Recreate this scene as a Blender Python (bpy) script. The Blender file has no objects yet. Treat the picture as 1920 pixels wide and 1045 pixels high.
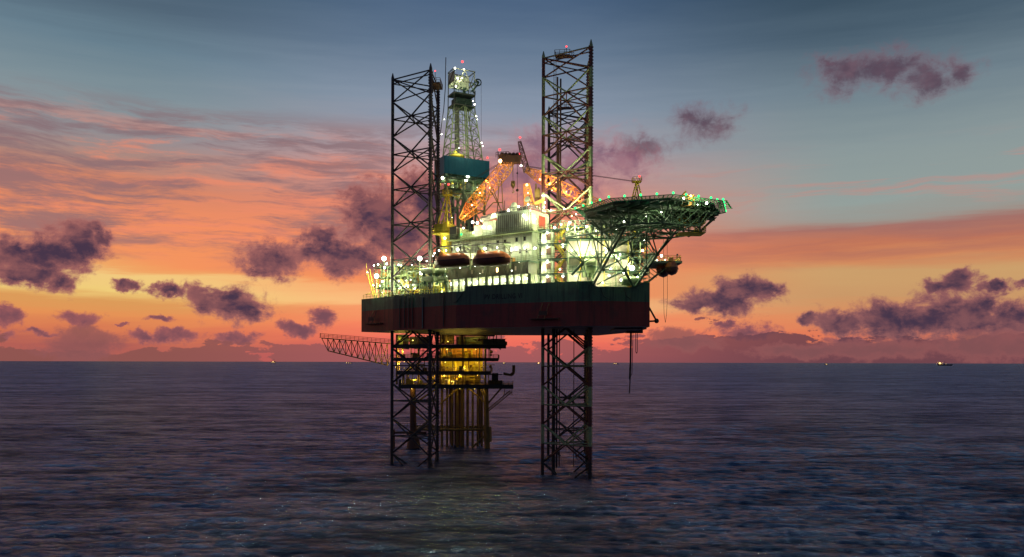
import bpy, math, random
import numpy as np
from mathutils import Vector, Matrix
R = random.Random(7)
sc = bpy.context.scene
COL = sc.collection
# ------------------------------------------------------------ camera
F, HY, CAMZ, ROLL = 1450.0, 678.5, 26.0, 0.0025
cam_d = bpy.data.cameras.new('camera'); cam = bpy.data.objects.new('camera', cam_d); COL.objects.link(cam)
cam.matrix_world = Matrix.Translation((0, 0, CAMZ)) @ Matrix.Rotation(math.pi/2, 4, 'X') @ Matrix.Rotation(ROLL, 4, 'Z')
cam_d.sensor_width = 36; cam_d.lens = 36*F/1920
cam_d.shift_y = (HY-522.5)/1920; cam_d.clip_start = 1; cam_d.clip_end = 80000
sc.camera = cam
sc.view_settings.view_transform = 'Standard'; sc.view_settings.look = 'None'
sc.view_settings.exposure = 0.0; sc.view_settings.gamma = 1.0
sc.render.engine = 'CYCLES'
cy = sc.cycles
cy.use_denoising = True
cy.max_bounces = 5; cy.diffuse_bounces = 2; cy.glossy_bounces = 3; cy.transmission_bounces = 2
cy.sample_clamp_indirect = 3.0; cy.sample_clamp_direct = 0; cy.caustics_reflective = False; cy.caustics_refractive = False
cy.use_light_tree = True

def P(px, py, D):
    """world point seen in direction (px,py) of a 1920 wide frame at depth D"""
    dx = px-960; dy = HY-py
    dx, dy = dx-dy*ROLL, dy+dx*ROLL
    return Vector((dx*D/F, D, CAMZ+dy*D/F))
def PX(px, D): return (px-960)*D/F
def PZ(px, py, z):
    dy = HY-py+(px-960)*ROLL
    return P(px, py, (z-CAMZ)*F/dy)

def lin(c):
    c = c/255.0
    return c/12.92 if c <= 0.04045 else ((c+0.055)/1.055)**2.4
def L3(r, g, b): return (lin(r), lin(g), lin(b), 1)

# ------------------------------------------------------------ node helper
class NT:
    def __init__(s, tree): s.t = tree; s.n = tree.nodes; s.l = tree.links; s.n.clear()
    def new(s, kind, **kw):
        n = s.n.new(kind)
        for k, v in kw.items(): setattr(n, k, v)
        return n
    def put(s, sock, v):
        if isinstance(v, bpy.types.NodeSocket): s.l.new(v, sock)
        elif v is not None: sock.default_value = v
    def m(s, op, a, b=None, c=None, clamp=False):
        n = s.new('ShaderNodeMath', operation=op, use_clamp=clamp)
        s.put(n.inputs[0], a)
        if b is not None: s.put(n.inputs[1], b)
        if c is not None: s.put(n.inputs[2], c)
        return n.outputs[0]
    def v(s, op, a, b=None, c=None, out=0):
        n = s.new('ShaderNodeVectorMath', operation=op)
        s.put(n.inputs[0], a)
        if b is not None: s.put(n.inputs[1], b)
        if c is not None: s.put(n.inputs[2], c)
        return n.outputs[out]
    def xyz(s, x, y, z):
        n = s.new('ShaderNodeCombineXYZ'); s.put(n.inputs[0], x); s.put(n.inputs[1], y); s.put(n.inputs[2], z); return n.outputs[0]
    def sep(s, v):
        n = s.new('ShaderNodeSeparateXYZ'); s.put(n.inputs[0], v); return n.outputs
    def mix(s, f, a, b, mode='MIX'):
        n = s.new('ShaderNodeMix', data_type='RGBA', blend_type=mode)
        s.put(n.inputs[0], f); s.put(n.inputs[6], a); s.put(n.inputs[7], b); return n.outputs[2]
    def noise(s, vec, scale, detail=4, rough=0.55, dist=0.0, out=0, lac=2.0):
        n = s.new('ShaderNodeTexNoise'); s.put(n.inputs['Vector'], vec)
        n.inputs['Scale'].default_value = scale; n.inputs['Detail'].default_value = detail
        n.inputs['Roughness'].default_value = rough; n.inputs['Distortion'].default_value = dist
        n.inputs['Lacunarity'].default_value = lac
        return n.outputs[out]
    def ramp(s, fac, stops, interp='LINEAR'):
        n = s.new('ShaderNodeValToRGB'); cr = n.color_ramp; cr.interpolation = interp
        while len(cr.elements) < len(stops): cr.elements.new(0.5)
        for e, (p, c) in zip(cr.elements, sorted(stops, key=lambda q: q[0])):
            e.position = p; e.color = c if len(c) == 4 else (*c, 1)
        s.put(n.inputs[0], fac); return n.outputs[0]
    def step(s, x, lo, hi):
        n = s.new('ShaderNodeMapRange', interpolation_type='SMOOTHSTEP', clamp=True)
        s.put(n.inputs[0], x); s.put(n.inputs[1], lo); s.put(n.inputs[2], hi); n.inputs[3].default_value = 0; n.inputs[4].default_value = 1
        return n.outputs[0]

# ------------------------------------------------------------ world: sunset sky with cirrus and cumulus
world = bpy.data.worlds.new('World'); sc.world = world; world.use_nodes = True
T = NT(world.node_tree)
tc = T.new('ShaderNodeTexCoord')
dvec = T.v('NORMALIZE', tc.outputs['Generated'])
dx_, dy_, dz_ = T.sep(dvec)
az = T.m('ARCTAN2', dx_, dy_)
el = T.m('ARCSINE', dz_)
uv = T.xyz(az, el, 0.0)
def A2(px, py):
    a = math.atan((px-960)/F); dy = HY-py+(px-960)*ROLL
    return a, math.atan(dy/F*math.cos(a))
EM = 0.62
def skyramp(col, f):
    st = [(max(0, A2(960, y)[1]/EM), L3(*c)) for y, c in col]
    return T.ramp(f, st)
Lc = [(-700, (44, 66, 104)), (-300, (50, 74, 104)), (-100, (54, 80, 100)), (0, (60, 86, 102)), (90, (80, 100, 117)), (170, (104, 128, 143)), (255, (130, 147, 154)), (320, (146, 142, 146)), (365, (172, 136, 126)), (400, (212, 134, 104)),
      (460, (243, 144, 98)), (525, (244, 150, 95)), (540, (240, 165, 100)), (550, (242, 202, 128)), (580, (240, 205, 122)), (597, (220, 156, 90)), (620, (230, 146, 86)), (650, (216, 122, 84)), (678, (180, 96, 86))]
Cc = [(-700, (44, 66, 108)), (-300, (54, 76, 112)), (-100, (62, 86, 116)), (0, (76, 99, 128)), (100, (102, 122, 146)), (200, (136, 149, 168)), (270, (163, 157, 168)), (320, (198, 152, 150)), (375, (232, 142, 118)), (450, (246, 142, 102)),
      (540, (248, 140, 92)), (560, (252, 176, 120)), (575, (252, 186, 128)), (590, (250, 150, 104)), (615, (250, 132, 98)), (640, (240, 112, 94)), (678, (200, 92, 94))]
Rc = [(-700, (42, 62, 100)), (-300, (38, 58, 88)), (-100, (36, 56, 76)), (0, (46, 68, 86)), (100, (76, 96, 112)), (200, (112, 130, 141)), (300, (138, 152, 154)), (395, (148, 160, 156)), (425, (156, 148, 140)), (440, (166, 116, 106)),
      (470, (194, 118, 90)), (492, (214, 138, 92)), (520, (204, 160, 108)), (560, (202, 152, 104)), (595, (222, 140, 94)), (630, (226, 122, 88)), (678, (150, 80, 80))]
suv = T.v('MULTIPLY', uv, (2.2, 30.0, 1))
slant = T.m('MULTIPLY', T.m('ABSOLUTE', az), 1.4)
suv = T.v('ADD', suv, T.xyz(0.0, slant, 0.0))
streak = T.noise(suv, 1.0, 5, 0.6, 0.4)
st2 = T.noise(T.v('MULTIPLY', uv, (5.0, 70.0, 1)), 1.0, 4, 0.6, 0.6)
tilt = T.m('MULTIPLY', T.m('MAXIMUM', T.m('MULTIPLY', az, -1.0), -0.2), 0.028)       # the band drops towards the right
elw = T.m('SUBTRACT', el, tilt)
elw = T.m('ADD', elw, T.m('MULTIPLY', T.m('SUBTRACT', streak, 0.5), 0.040))
elw = T.m('ADD', elw, T.m('MULTIPLY', T.m('SUBTRACT', st2, 0.5), 0.020))
f = T.m('DIVIDE', elw, EM, clamp=True)
cL, cC, cR = skyramp(Lc, f), skyramp(Cc, f), skyramp(Rc, f)
sky = T.mix(T.step(az, -0.48, -0.10), cL, cC)
sky = T.mix(T.step(az, 0.02, 0.42), sky, cR)
# high cirrus: orange and mauve wisps
wv = T.v('ADD', uv, T.v('SCALE', T.v('SUBTRACT', T.noise(uv, 7.0, 3, out=1), (.5, .5, .5)), None)); 
wv.node.inputs[1].links[0].from_node.inputs['Scale'].default_value = 0.026
cir = T.noise(T.v('MULTIPLY', wv, (6.0, 42.0, 1)), 1.0, 8, 0.66, 0.15)
band = T.m('MULTIPLY', T.step(el, 0.09, 0.17), T.m('SUBTRACT', 1.0, T.step(el, 0.235, 0.30)))
leftw = T.m('SUBTRACT', 1.0, T.step(az, -0.05, 0.2))
cm = T.m('MULTIPLY', T.m('MULTIPLY', T.step(cir, 0.48, 0.62), band), leftw)
sky = T.mix(T.m('MULTIPLY', cm, 0.7), sky, L3(238, 140, 108))
cir2 = T.noise(T.v('ADD', T.v('MULTIPLY', wv, (5.0, 40.0, 1)), (3.3, 7.7, 0)), 1.0, 8, 0.68, 0.15)
band2 = T.m('MULTIPLY', T.step(el, 0.10, 0.15), T.m('SUBTRACT', 1.0, T.step(el, 0.27, 0.31)))
cm2 = T.m('MULTIPLY', T.m('MULTIPLY', T.step(cir2, 0.42, 0.60), band2), T.m('SUBTRACT', 1.0, T.step(az, -0.28, 0.35)))
sky = T.mix(T.m('MULTIPLY', cm2, 0.8), sky, L3(136, 108, 114))
# pale teal slot and mauve band on the right
cir3 = T.noise(T.v('MULTIPLY', wv, (4.0, 44.0, 1)), 1.0, 6, 0.62, 0.3)
band3 = T.m('MULTIPLY', T.step(el, 0.10, 0.135), T.m('SUBTRACT', 1.0, T.step(el, 0.158, 0.166)))
cm3 = T.m('MULTIPLY', T.m('MULTIPLY', T.step(cir3, 0.36, 0.6), band3), T.step(az, 0.12, 0.26))
sky = T.mix(T.m('MULTIPLY', cm3, 0.42), sky, L3(158, 104, 100))
band4 = T.m('MULTIPLY', T.step(el, 0.16, 0.19), T.m('SUBTRACT', 1.0, T.step(el, 0.22, 0.26)))
cm4 = T.m('MULTIPLY', T.m('MULTIPLY', T.step(cir3, 0.5, 0.62), band4), T.step(az, 0.05, 0.16))
sky = T.mix(T.m('MULTIPLY', cm4, 0.5), sky, L3(196, 138, 128))
# cumulus
n1 = T.v('SUBTRACT', T.noise(uv, 22.0, 5, 0.6, out=1), (.5, .5, .5))
n2 = T.v('SUBTRACT', T.noise(uv, 75.0, 4, 0.6, out=1), (.5, .5, .5))
warp = T.v('ADD', T.v('MULTIPLY', n1, (.040, .034, 0)), T.v('MULTIPLY', n2, (.016, .015, 0)))
cuv = T.v('ADD', uv, warp)
def cloudfield(items):
    best = None
    for (px, py, rx, ry) in items:
        a, e = A2(px, py)
        ra, re = 1.14*rx/F*math.cos(a)**2, 1.14*ry/F*math.cos(a)
        q = T.v('MULTIPLY_ADD', cuv, (1/ra, 1/re, 0), (-a/ra, -e/re, 0))
        d = T.v('LENGTH', q, out=1)
        if best is None: best = d
        else:
            n = T.new('ShaderNodeMath', operation='SMOOTH_MIN'); T.put(n.inputs[0], best); T.put(n.inputs[1], d); n.inputs[2].default_value = 0.25; best = n.outputs[0]
    return best
fbm = T.noise(T.v('MULTIPLY', uv, (1, 1.3, 1)), 34.0, 8, 0.68, 0.3)
fcol = T.noise(T.v('MULTIPLY', T.v('ADD', uv, (4.1, .02, 0)), (1, 1.5, 1)), 26.0, 6, 0.6, 0.2)
fb2 = T.m('SUBTRACT', fbm, 0.5)
def addcloud(sky, items, dark, edge, soft=0.36, opac=1.0, rag=1.9):
    d = cloudfield(items)
    d = T.m('ADD', d, T.m('MULTIPLY', fb2, rag))
    mk = T.m('SUBTRACT', 1.0, T.step(d, 1.0-soft, 1.0+soft*0.5))
    core = T.m('SUBTRACT', 1.0, T.step(d, 0.25, 1.0))
    core = T.m('MULTIPLY', core, T.m('ADD', 0.45, T.m('MULTIPLY', T.step(fcol, .34, .62), .55)))
    colr = T.mix(core, edge, dark)
    return T.mix(T.m('MULTIPLY', mk, opac), sky, colr)
dk = L3(72, 54, 74); ed = L3(172, 106, 100)
# big dark ones
sky = addcloud(sky, [(30, 480, 62, 40), (95, 480, 72, 46), (150, 455, 55, 40), (60, 515, 80, 26), (190, 440, 22, 20),
                     (505, 490, 58, 34), (590, 468, 48, 30), (650, 480, 66, 34), (700, 400, 60, 52), (745, 450, 70, 50), (800, 380, 60, 52), (600, 440, 36, 22),
                     (435, 572, 72, 32), (470, 585, 40, 22), (385, 560, 44, 26), (312, 545, 36, 12), (240, 538, 26, 11)], dk, ed)
sky = addcloud(sky, [(1350, 562, 76, 26), (1395, 540, 50, 26), (1430, 545, 44, 18), (1310, 572, 52, 14),
                     (1750, 532, 28, 14), (1795, 528, 40, 24), (1870, 535, 42, 13), (1930, 530, 24, 10), (1795, 512, 16, 16),
                     (1580, 605, 60, 28), (1660, 602, 80, 34), (1740, 600, 80, 36), (1800, 590, 90, 46), (1900, 600, 70, 38), (1790, 562, 26, 22), (1850, 572, 24, 30), (1515, 598, 22, 14)], L3(70, 54, 74), L3(158, 100, 98))
# soft mauve ones high up and behind the rig
sky = addcloud(sky, [(1590, 132, 60, 30), (1660, 128, 56, 34), (1740, 148, 62, 30), (1805, 138, 32, 18), (1550, 118, 26, 18),
                     (1318, 235, 54, 26), (1290, 222, 26, 20), (1200, 280, 46, 20)], L3(88, 66, 82), L3(126, 96, 108), soft=1.0, opac=0.9, rag=2.8)
sky = addcloud(sky, [(1010, 300, 60, 46), (1090, 300, 80, 44), (960, 330, 70, 34), (1040, 350, 110, 40), (1170, 310, 56, 30)], L3(128, 88, 110), L3(180, 126, 134), soft=0.9, opac=0.8, rag=2.8)
# small ones
sky = addcloud(sky, [(148, 590, 44, 14), (12, 595, 34, 18), (68, 625, 30, 7), (10, 632, 18, 9), (298, 598, 26, 7), (265, 630, 28, 10), (320, 630, 46, 13), (440, 632, 42, 10),
                     (560, 618, 42, 13), (600, 592, 26, 18), (1400, 620, 60, 16), (1360, 605, 20, 7), (230, 610, 14, 3), (1590, 640, 40, 8)], L3(122, 78, 88), L3(170, 98, 96), rag=1.9)
# the low bank on the horizon
az9 = T.m('MULTIPLY', az, 9.0)
bank = T.noise(T.xyz(az9, T.m('MULTIPLY', el, 22.0), 2.0), 1.6, 7, 0.62)
bh = T.m('MULTIPLY', T.m('SUBTRACT', bank, T.m('SUBTRACT', 0.38, T.m('MULTIPLY', T.step(az, -0.1, 0.35), 0.12))), 0.125)
sky = T.mix(T.m('MULTIPLY', T.m('SUBTRACT', 1.0, T.step(T.m('SUBTRACT', el, bh), 0.0, 0.004)), 0.88), sky,
            T.mix(T.step(az, 0.0, 0.4), T.mix(T.step(az, -0.45, -0.15), L3(138, 84, 80), L3(158, 90, 92)), L3(98, 64, 76)))
bank2 = addcloud(sky, [(150, 648, 74, 30), (158, 618, 28, 18), (1500, 660, 90, 14), (1280, 640, 70, 20), (1640, 655, 120, 18), (1850, 650, 120, 24)], L3(132, 84, 86), L3(150, 90, 90), opac=0.8)
sky = bank2
sky = T.mix(T.step(el, -0.001, -0.02), sky, L3(60, 50, 66))
# darker sky behind the camera (east at dusk)
back = T.step(dy_, 0.25, -0.6)
sky = T.mix(back, sky, T.mix(T.step(el, 0.0, 0.8), L3(76, 78, 98), L3(56, 74, 112)))
bg = T.new('ShaderNodeBackground'); T.put(bg.inputs[0], sky); bg.inputs[1].default_value = 1.0
wo = T.new('ShaderNodeOutputWorld'); T.l.new(bg.outputs[0], wo.inputs[0])
world.cycles.sampling_method = 'MANUAL'; world.cycles.sample_map_resolution = 512
# the sun has set: the sky and the rig's lamps, a few added as fill, are the only light

# ------------------------------------------------------------ materials
MATS = {}
def paint(name, col, rough=0.55, metal=0.0, var=0.25, scale=0.8, grime=None, ribs=None, bump=0.0):
    m = bpy.data.materials.new(name); m.use_nodes = True; t = NT(m.node_tree)
    b = t.new('ShaderNodeBsdfPrincipled'); o = t.new('ShaderNodeOutputMaterial'); t.l.new(b.outputs[0], o.inputs[0])
    oc = t.new('ShaderNodeTexCoord').outputs['Object']
    n = t.noise(t.v('MULTIPLY', oc, (1, 1, 0.35)), scale, 5, 0.6)
    c = (*col, 1); g = (*(grime or tuple(x*0.45 for x in col)), 1)
    k = t.m('MULTIPLY', t.step(n, 0.45, 0.75), var*2.2, clamp=True)
    t.put(b.inputs['Base Color'], t.mix(k, c, g))
    b.inputs['Roughness'].default_value = rough; b.inputs['Metallic'].default_value = metal
    if bump:
        bn = t.new('ShaderNodeBump'); bn.inputs['Strength'].default_value = bump; bn.inputs['Distance'].default_value = 0.1
        t.put(bn.inputs['Height'], n); t.l.new(bn.outputs[0], b.inputs['Normal'])
    MATS[name] = m; return m
def glow(name, col, strength, nee=False):
    m = bpy.data.materials.new(name); m.use_nodes = True; t = NT(m.node_tree)
    e = t.new('ShaderNodeEmission'); e.inputs[0].default_value = (*col, 1); e.inputs[1].default_value = strength
    o = t.new('ShaderNodeOutputMaterial'); t.l.new(e.outputs[0], o.inputs[0])
    if not nee: m.cycles.emission_sampling = 'NONE'
    return m
M = dict(
    white=paint('pale_paint', (.60, .68, .48), grime=(.26, .25, .12), var=.38, scale=.6),
    cream=paint('cream_paint', (.74, .66, .52), grime=(.45, .36, .2), var=.2),
    grey=paint('grey_paint', (.13, .14, .11), grime=(.07, .06, .04)),
    greywall=paint('grey_green_wall', (.20, .21, .14), grime=(.16, .15, .1)),
    dkgrey=paint('dark_grey_paint', (.055, .06, .05)),
    green=paint('green_steel', (.09, .17, .10), grime=(.05, .07, .04)),
    dkgreen=paint('dark_green_steel', (.04, .085, .055), grime=(.02, .03, .02)),
    lgreen=paint('light_green_paint', (.30, .38, .19), grime=(.16, .18, .08)),
    yellow=paint('yellow_paint', (.70, .56, .04), grime=(.3, .2, .03)),
    orange=paint('orange_paint', (.85, .40, .08), grime=(.6, .14, .04), scale=.3, var=.4),
    boat=paint('lifeboat_orange', (.62, .19, .05), grime=(.30, .09, .04), rough=.4),
    boatdk=paint('lifeboat_bottom', (.16, .06, .03), rough=.45),
    teal=paint('teal_panel', (.018, .19, .26), grime=(.010, .12, .17), var=.25, scale=.5),
    rust=paint('rusty_steel', (.12, .055, .03), grime=(.05, .02, .01)),
    brass=paint('ochre_steel', (.30, .20, .05), grime=(.12, .07, .02)),
    red=paint('red_paint', (.45, .05, .03)),
    black=paint('black_steel', (.018, .017, .018), rough=.6),
    steel=paint('galvanised_steel', (.26, .28, .22), grime=(.16, .14, .08)),
    net=paint('green_net', (.02, .30, .09)),
    skin=paint('skin', (.35, .2, .14)), coverall=paint('coverall_orange', (.5, .12, .04)),
    letter=paint('black_lettering', (.012, .014, .014)),
    window=paint('window_glass', (.02, .03, .03), rough=.12, var=0),
)
M['lampw'] = glow('lamp_white', (1.0, 1.0, .84), 14)
M['lampy'] = glow('lamp_yellow', (1.0, .72, .12), 8)
M['lampo'] = glow('lamp_orange', (1.0, .62, .25), 12)
M['lampr'] = glow('lamp_red', (1.0, .05, .05), 4)
M['lampg'] = glow('lamp_green', (.02, 1.0, .22), 2.4)
M['flare'] = glow('flare_yellow', (1.0, .62, .22), 2.2)
# leg paint: half bays alternately pale green and red-brown
def legmat(name='leg_paint', dark=False):
    m = bpy.data.materials.new(name); m.use_nodes = True; t = NT(m.node_tree)
    b = t.new('ShaderNodeBsdfPrincipled'); o = t.new('ShaderNodeOutputMaterial'); t.l.new(b.outputs[0], o.inputs[0])
    oc = t.new('ShaderNodeTexCoord').outputs['Object']; z = t.sep(oc)[2]
    fr = t.m('FRACT', t.m('DIVIDE', t.m('SUBTRACT', 91.7+89.0, z), 8.9))
    k = t.m('LESS_THAN', fr, 0.5)
    n = t.noise(oc, 1.5, 5, 0.6)
    lo = t.mix(t.step(n, .4, .7), (.13, .035, .022, 1), (.07, .025, .018, 1))
    hi = t.mix(t.step(n, .4, .7), (.34, .42, .20, 1), (.2, .25, .11, 1))
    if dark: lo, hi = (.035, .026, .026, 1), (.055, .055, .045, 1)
    wet = t.step(z, 5.0, 3.0)
    t.put(b.inputs['Base Color'], t.mix(wet, t.mix(k, lo, hi), (.02, .018, .015, 1))); b.inputs['Roughness'].default_value = .55
    return m
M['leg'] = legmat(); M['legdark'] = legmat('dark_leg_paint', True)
ZL = 39.05
def hullmat():
    m = bpy.data.materials.new('hull_paint'); m.use_nodes = True; t = NT(m.node_tree)
    b = t.new('ShaderNodeBsdfPrincipled'); o = t.new('ShaderNodeOutputMaterial'); t.l.new(b.outputs[0], o.inputs[0])
    oc = t.new('ShaderNodeTexCoord').outputs['Object']; x, y, z = t.sep(oc)
    st = t.noise(t.v('MULTIPLY', oc, (1, 1, .08)), 1.3, 5, .65)
    pa = t.noise(oc, .25, 5, .6)
    g = t.mix(t.step(st, .42, .72), (.075, .16, .095, 1), (.035, .07, .045, 1))
    r = t.mix(t.step(st, .42, .72), (.25, .034, .026, 1), (.12, .024, .018, 1))
    c = t.mix(t.m('GREATER_THAN', z, ZL), r, g)
    c = t.mix(t.m('MULTIPLY', t.step(pa, .52, .7), .5), c, (.05, .035, .03, 1))
    rr = t.noise(t.v('MULTIPLY', oc, (1, 1, .05)), 3.4, 4, .7)
    c = t.mix(t.m('MULTIPLY', t.step(rr, .60, .72), .6), c, (.16, .065, .025, 1))
    under = t.m('LESS_THAN', z, 33.72)
    c = t.mix(under, c, t.mix(t.step(pa, .4, .6), (.20, .17, .19, 1), (.13, .10, .10, 1)))
    t.put(b.inputs['Base Color'], c); b.inputs['Roughness'].default_value = .5
    # plate seams and slight oil-canning
    s = t.m('ADD', x, t.m('MULTIPLY', y, -0.4))
    seam = t.m('LESS_THAN', t.m('FRACT', t.m('DIVIDE', s, 3.1)), .02)
    seamz = t.m('LESS_THAN', t.m('FRACT', t.m('DIVIDE', z, 2.45)), .03)
    h = t.m('ADD', t.m('MULTIPLY', pa, 1.0), t.m('MULTIPLY', t.m('MAXIMUM', seam, seamz), -.3))
    bn = t.new('ShaderNodeBump'); bn.inputs['Strength'].default_value = .5; bn.inputs['Distance'].default_value = .15
    t.put(bn.inputs['Height'], h); t.l.new(bn.outputs[0], b.inputs['Normal'])
    return m
M['hull'] = hullmat()

# ------------------------------------------------------------ mesh builder
class MB:
    def __init__(s): s.v = []; s.f = []; s.sm = []
    def add(s, vs, fs, smooth=False):
        o = len(s.v); s.v += [tuple(p) for p in vs]; s.f += [tuple(i+o for i in f) for f in fs]; s.sm += [smooth]*len(fs); return s
    def hexa(s, c8):
        return s.add(c8, [(0, 3, 2, 1), (4, 5, 6, 7), (0, 1, 5, 4), (1, 2, 6, 5), (2, 3, 7, 6), (3, 0, 4, 7)])
    def box(s, x0, x1, y0, y1, z0, z1):
        return s.hexa([(x0, y0, z0), (x1, y0, z0), (x1, y1, z0), (x0, y1, z0), (x0, y0, z1), (x1, y0, z1), (x1, y1, z1), (x0, y1, z1)])
    def beam(s, p, q, w, h=None):
        h = h or w; p = Vector(p); q = Vector(q); d = (q-p)
        if d.length < 1e-5: return s
        d.normalize(); up = Vector((0, 0, 1)) if abs(d.z) < .95 else Vector((1, 0, 0))
        a = d.cross(up).normalized()*w/2; b = a.cross(d).normalized()*h/2
        return s.hexa([p-a-b, p+a-b, p+a+b, p-a+b, q-a-b, q+a-b, q+a+b, q-a+b])
    def tube(s, p, q, r, r2=None, n=6, caps=True):
        r2 = r if r2 is None else r2; p = Vector(p); q = Vector(q); d = q-p
        if d.length < 1e-5: return s
        d.normalize(); up = Vector((0, 0, 1)) if abs(d.z) < .95 else Vector((1, 0, 0))
        a = d.cross(up).normalized(); b = d.cross(a).normalized(); vs = []
        for c, rr in ((p, r), (q, r2)):
            for i in range(n):
                t = 2*math.pi*i/n; vs.append(c+(a*math.cos(t)+b*math.sin(t))*rr)
        fs = [(i, (i+1) % n, n+(i+1) % n, n+i) for i in range(n)]
        s.add(vs, fs, True)
        if caps: s.add(vs, [tuple(range(n-1, -1, -1)), tuple(range(n, 2*n))])
        return s
    def path(s, pts, r, n=6):
        for a, b in zip(pts, pts[1:]): s.tube(a, b, r, n=n)
        return s
    def prism(s, poly, z0, z1):
        n = len(poly); vs = [(x, y, z0) for x, y in poly]+[(x, y, z1) for x, y in poly]
        fs = [tuple(range(n-1, -1, -1)), tuple(range(n, 2*n))]+[(i, (i+1) % n, n+(i+1) % n, n+i) for i in range(n)]
        return s.add(vs, fs)
    def ball(s, c, r, n=8, m=5, sc=(1, 1, 1)):
        c = Vector(c); vs = []; fs = []
        for j in range(m+1):
            ph = math.pi*j/m
            for i in range(n):
                th = 2*math.pi*i/n
                vs.append(c+Vector((math.sin(ph)*math.cos(th)*sc[0], math.sin(ph)*math.sin(th)*sc[1], math.cos(ph)*sc[2]))*r)
        for j in range(m):
            for i in range(n): fs.append((j*n+i, (j+1)*n+i, (j+1)*n+(i+1) % n, j*n+(i+1) % n))
        return s.add(vs, fs, True)
    def capsule(s, p, q, r, n=12):
        p = Vector(p); q = Vector(q); d = (q-p).normalized()
        s.tube(p, q, r, n=n, caps=False); s.tube(p, p-d*r*.35, r, r*.75, n=n); s.tube(q, q+d*r*.35, r, r*.75, n=n); return s
    def rail(s, pts, h=1.1, step=2.0, r=.05, bars=2, closed=False):
        pts = [Vector(p) for p in pts]
        if closed: pts.append(pts[0])
        for a, b in zip(pts, pts[1:]):
            k = max(1, round((b-a).length/step))
            for j in range(1, bars+1): s.tube(a+Vector((0, 0, h*j/bars)), b+Vector((0, 0, h*j/bars)), r, n=4, caps=False)
            for i in range(k+1):
                c = a.lerp(b, i/k); s.tube(c, c+Vector((0, 0, h)), r, n=4, caps=False)
        return s
    def lattice(s, p, q, w0, w1, bays, r, rb, up=Vector((0, 0, 1)), h0=None, h1=None):
        p = Vector(p); q = Vector(q); d = (q-p).normalized(); a = d.cross(up).normalized(); b = a.cross(d).normalized()
        h0 = h0 or w0; h1 = h1 or w1
        def ring(t):
            w = w0+(w1-w0)*t; h = h0+(h1-h0)*t; c = p.lerp(q, t)
            return [c+a*w/2*i+b*h/2*j for i, j in ((-1, -1), (1, -1), (1, 1), (-1, 1))]
        A = ring(0)
        for k in range(bays):
            B = ring((k+1)/bays)
            for i in range(4):
                s.tube(A[i], B[i], r, n=5, caps=False); j = (i+1) % 4
                if k % 2: s.tube(A[i], B[j], rb, n=4, caps=False)
                else: s.tube(A[j], B[i], rb, n=4, caps=False)
                s.tube(A[i], A[j], rb, n=4, caps=False)
            A = B
        for i in range(4): s.tube(A[i], A[(i+1) % 4], rb, n=4)
        return s
    def build(s, name, mat, parent=None):
        o3 = Vector(parent.get('_w', (0, 0, 0))) if parent else Vector((0, 0, 0))
        me = bpy.data.meshes.new(name)
        me.from_pydata([(x-o3.x, y-o3.y, z-o3.z) for x, y, z in s.v], [], s.f)
        me.polygons.foreach_set('use_smooth', s.sm)
        me.materials.append(mat); me.update()
        o = bpy.data.objects.new(name, me); COL.objects.link(o)
        if parent: o.parent = parent; o['_w'] = tuple(o3)
        return o
def thing(name, label, cat, loc, group=None):
    o = bpy.data.objects.new(name, None); COL.objects.link(o); o.location = loc; o['_w'] = tuple(float(x) for x in loc)
    o['label'] = label; o['category'] = cat
    if group: o['group'] = group
    return o
class Fr:
    def __init__(s, o, deg):
        s.o = Vector((o[0], o[1], 0)); a = math.radians(deg); s.u = Vector((math.cos(a), math.sin(a), 0)); s.w = Vector((-math.sin(a), math.cos(a), 0))
    def __call__(s, a, b, z): return s.o+s.u*a+s.w*b+Vector((0, 0, z))
    def box(s, mb, a0, a1, b0, b1, z0, z1):
        return mb.hexa([s(a0, b0, z0), s(a1, b0, z0), s(a1, b1, z0), s(a0, b1, z0), s(a0, b0, z1), s(a1, b0, z1), s(a1, b1, z1), s(a0, b1, z1)])
LAMPS = {}
PW = 8.2
RL = random.Random(12)
def lamp(parent, pos, power, kind='w', r=.16, name='floodlight', light=True, rad=None):
    power *= PW*{'r': .15, 'g': .2, 'y': .19, 'o': .9, 'w': 1}[kind]; r = round(r*RL.choice((.45, .6, .85, 1.0)), 2) if r < .4 and kind not in 'rg' else r
    col = {'w': (1.0, 1.0, .62), 'y': (1.0, .70, .10), 'o': (1.0, .56, .22), 'r': (1, .1, .08), 'g': (.1, 1, .3)}[kind]
    key = (kind, r)
    if key not in LAMPS:
        LAMPS[key] = MB().ball((0, 0, 0), r, 8, 6).build(name, M['lamp'+kind]); first = LAMPS[key]
        o = first
    else:
        o = LAMPS[key].copy(); COL.objects.link(o); o.name = name
    w = Vector(parent['_w']); o.parent = parent; o.location = Vector(pos)-w
    if light and power > 0:
        ld = bpy.data.lights.new('lamp_light', 'POINT'); ld.energy = power; ld.color = col; ld.shadow_soft_size = rad or max(r*1.05, .2)
        lo = bpy.data.objects.new('lamp_light', ld); COL.objects.link(lo); lo.parent = parent; lo.location = o.location+Vector((0, 0, 0))
    return o

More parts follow.
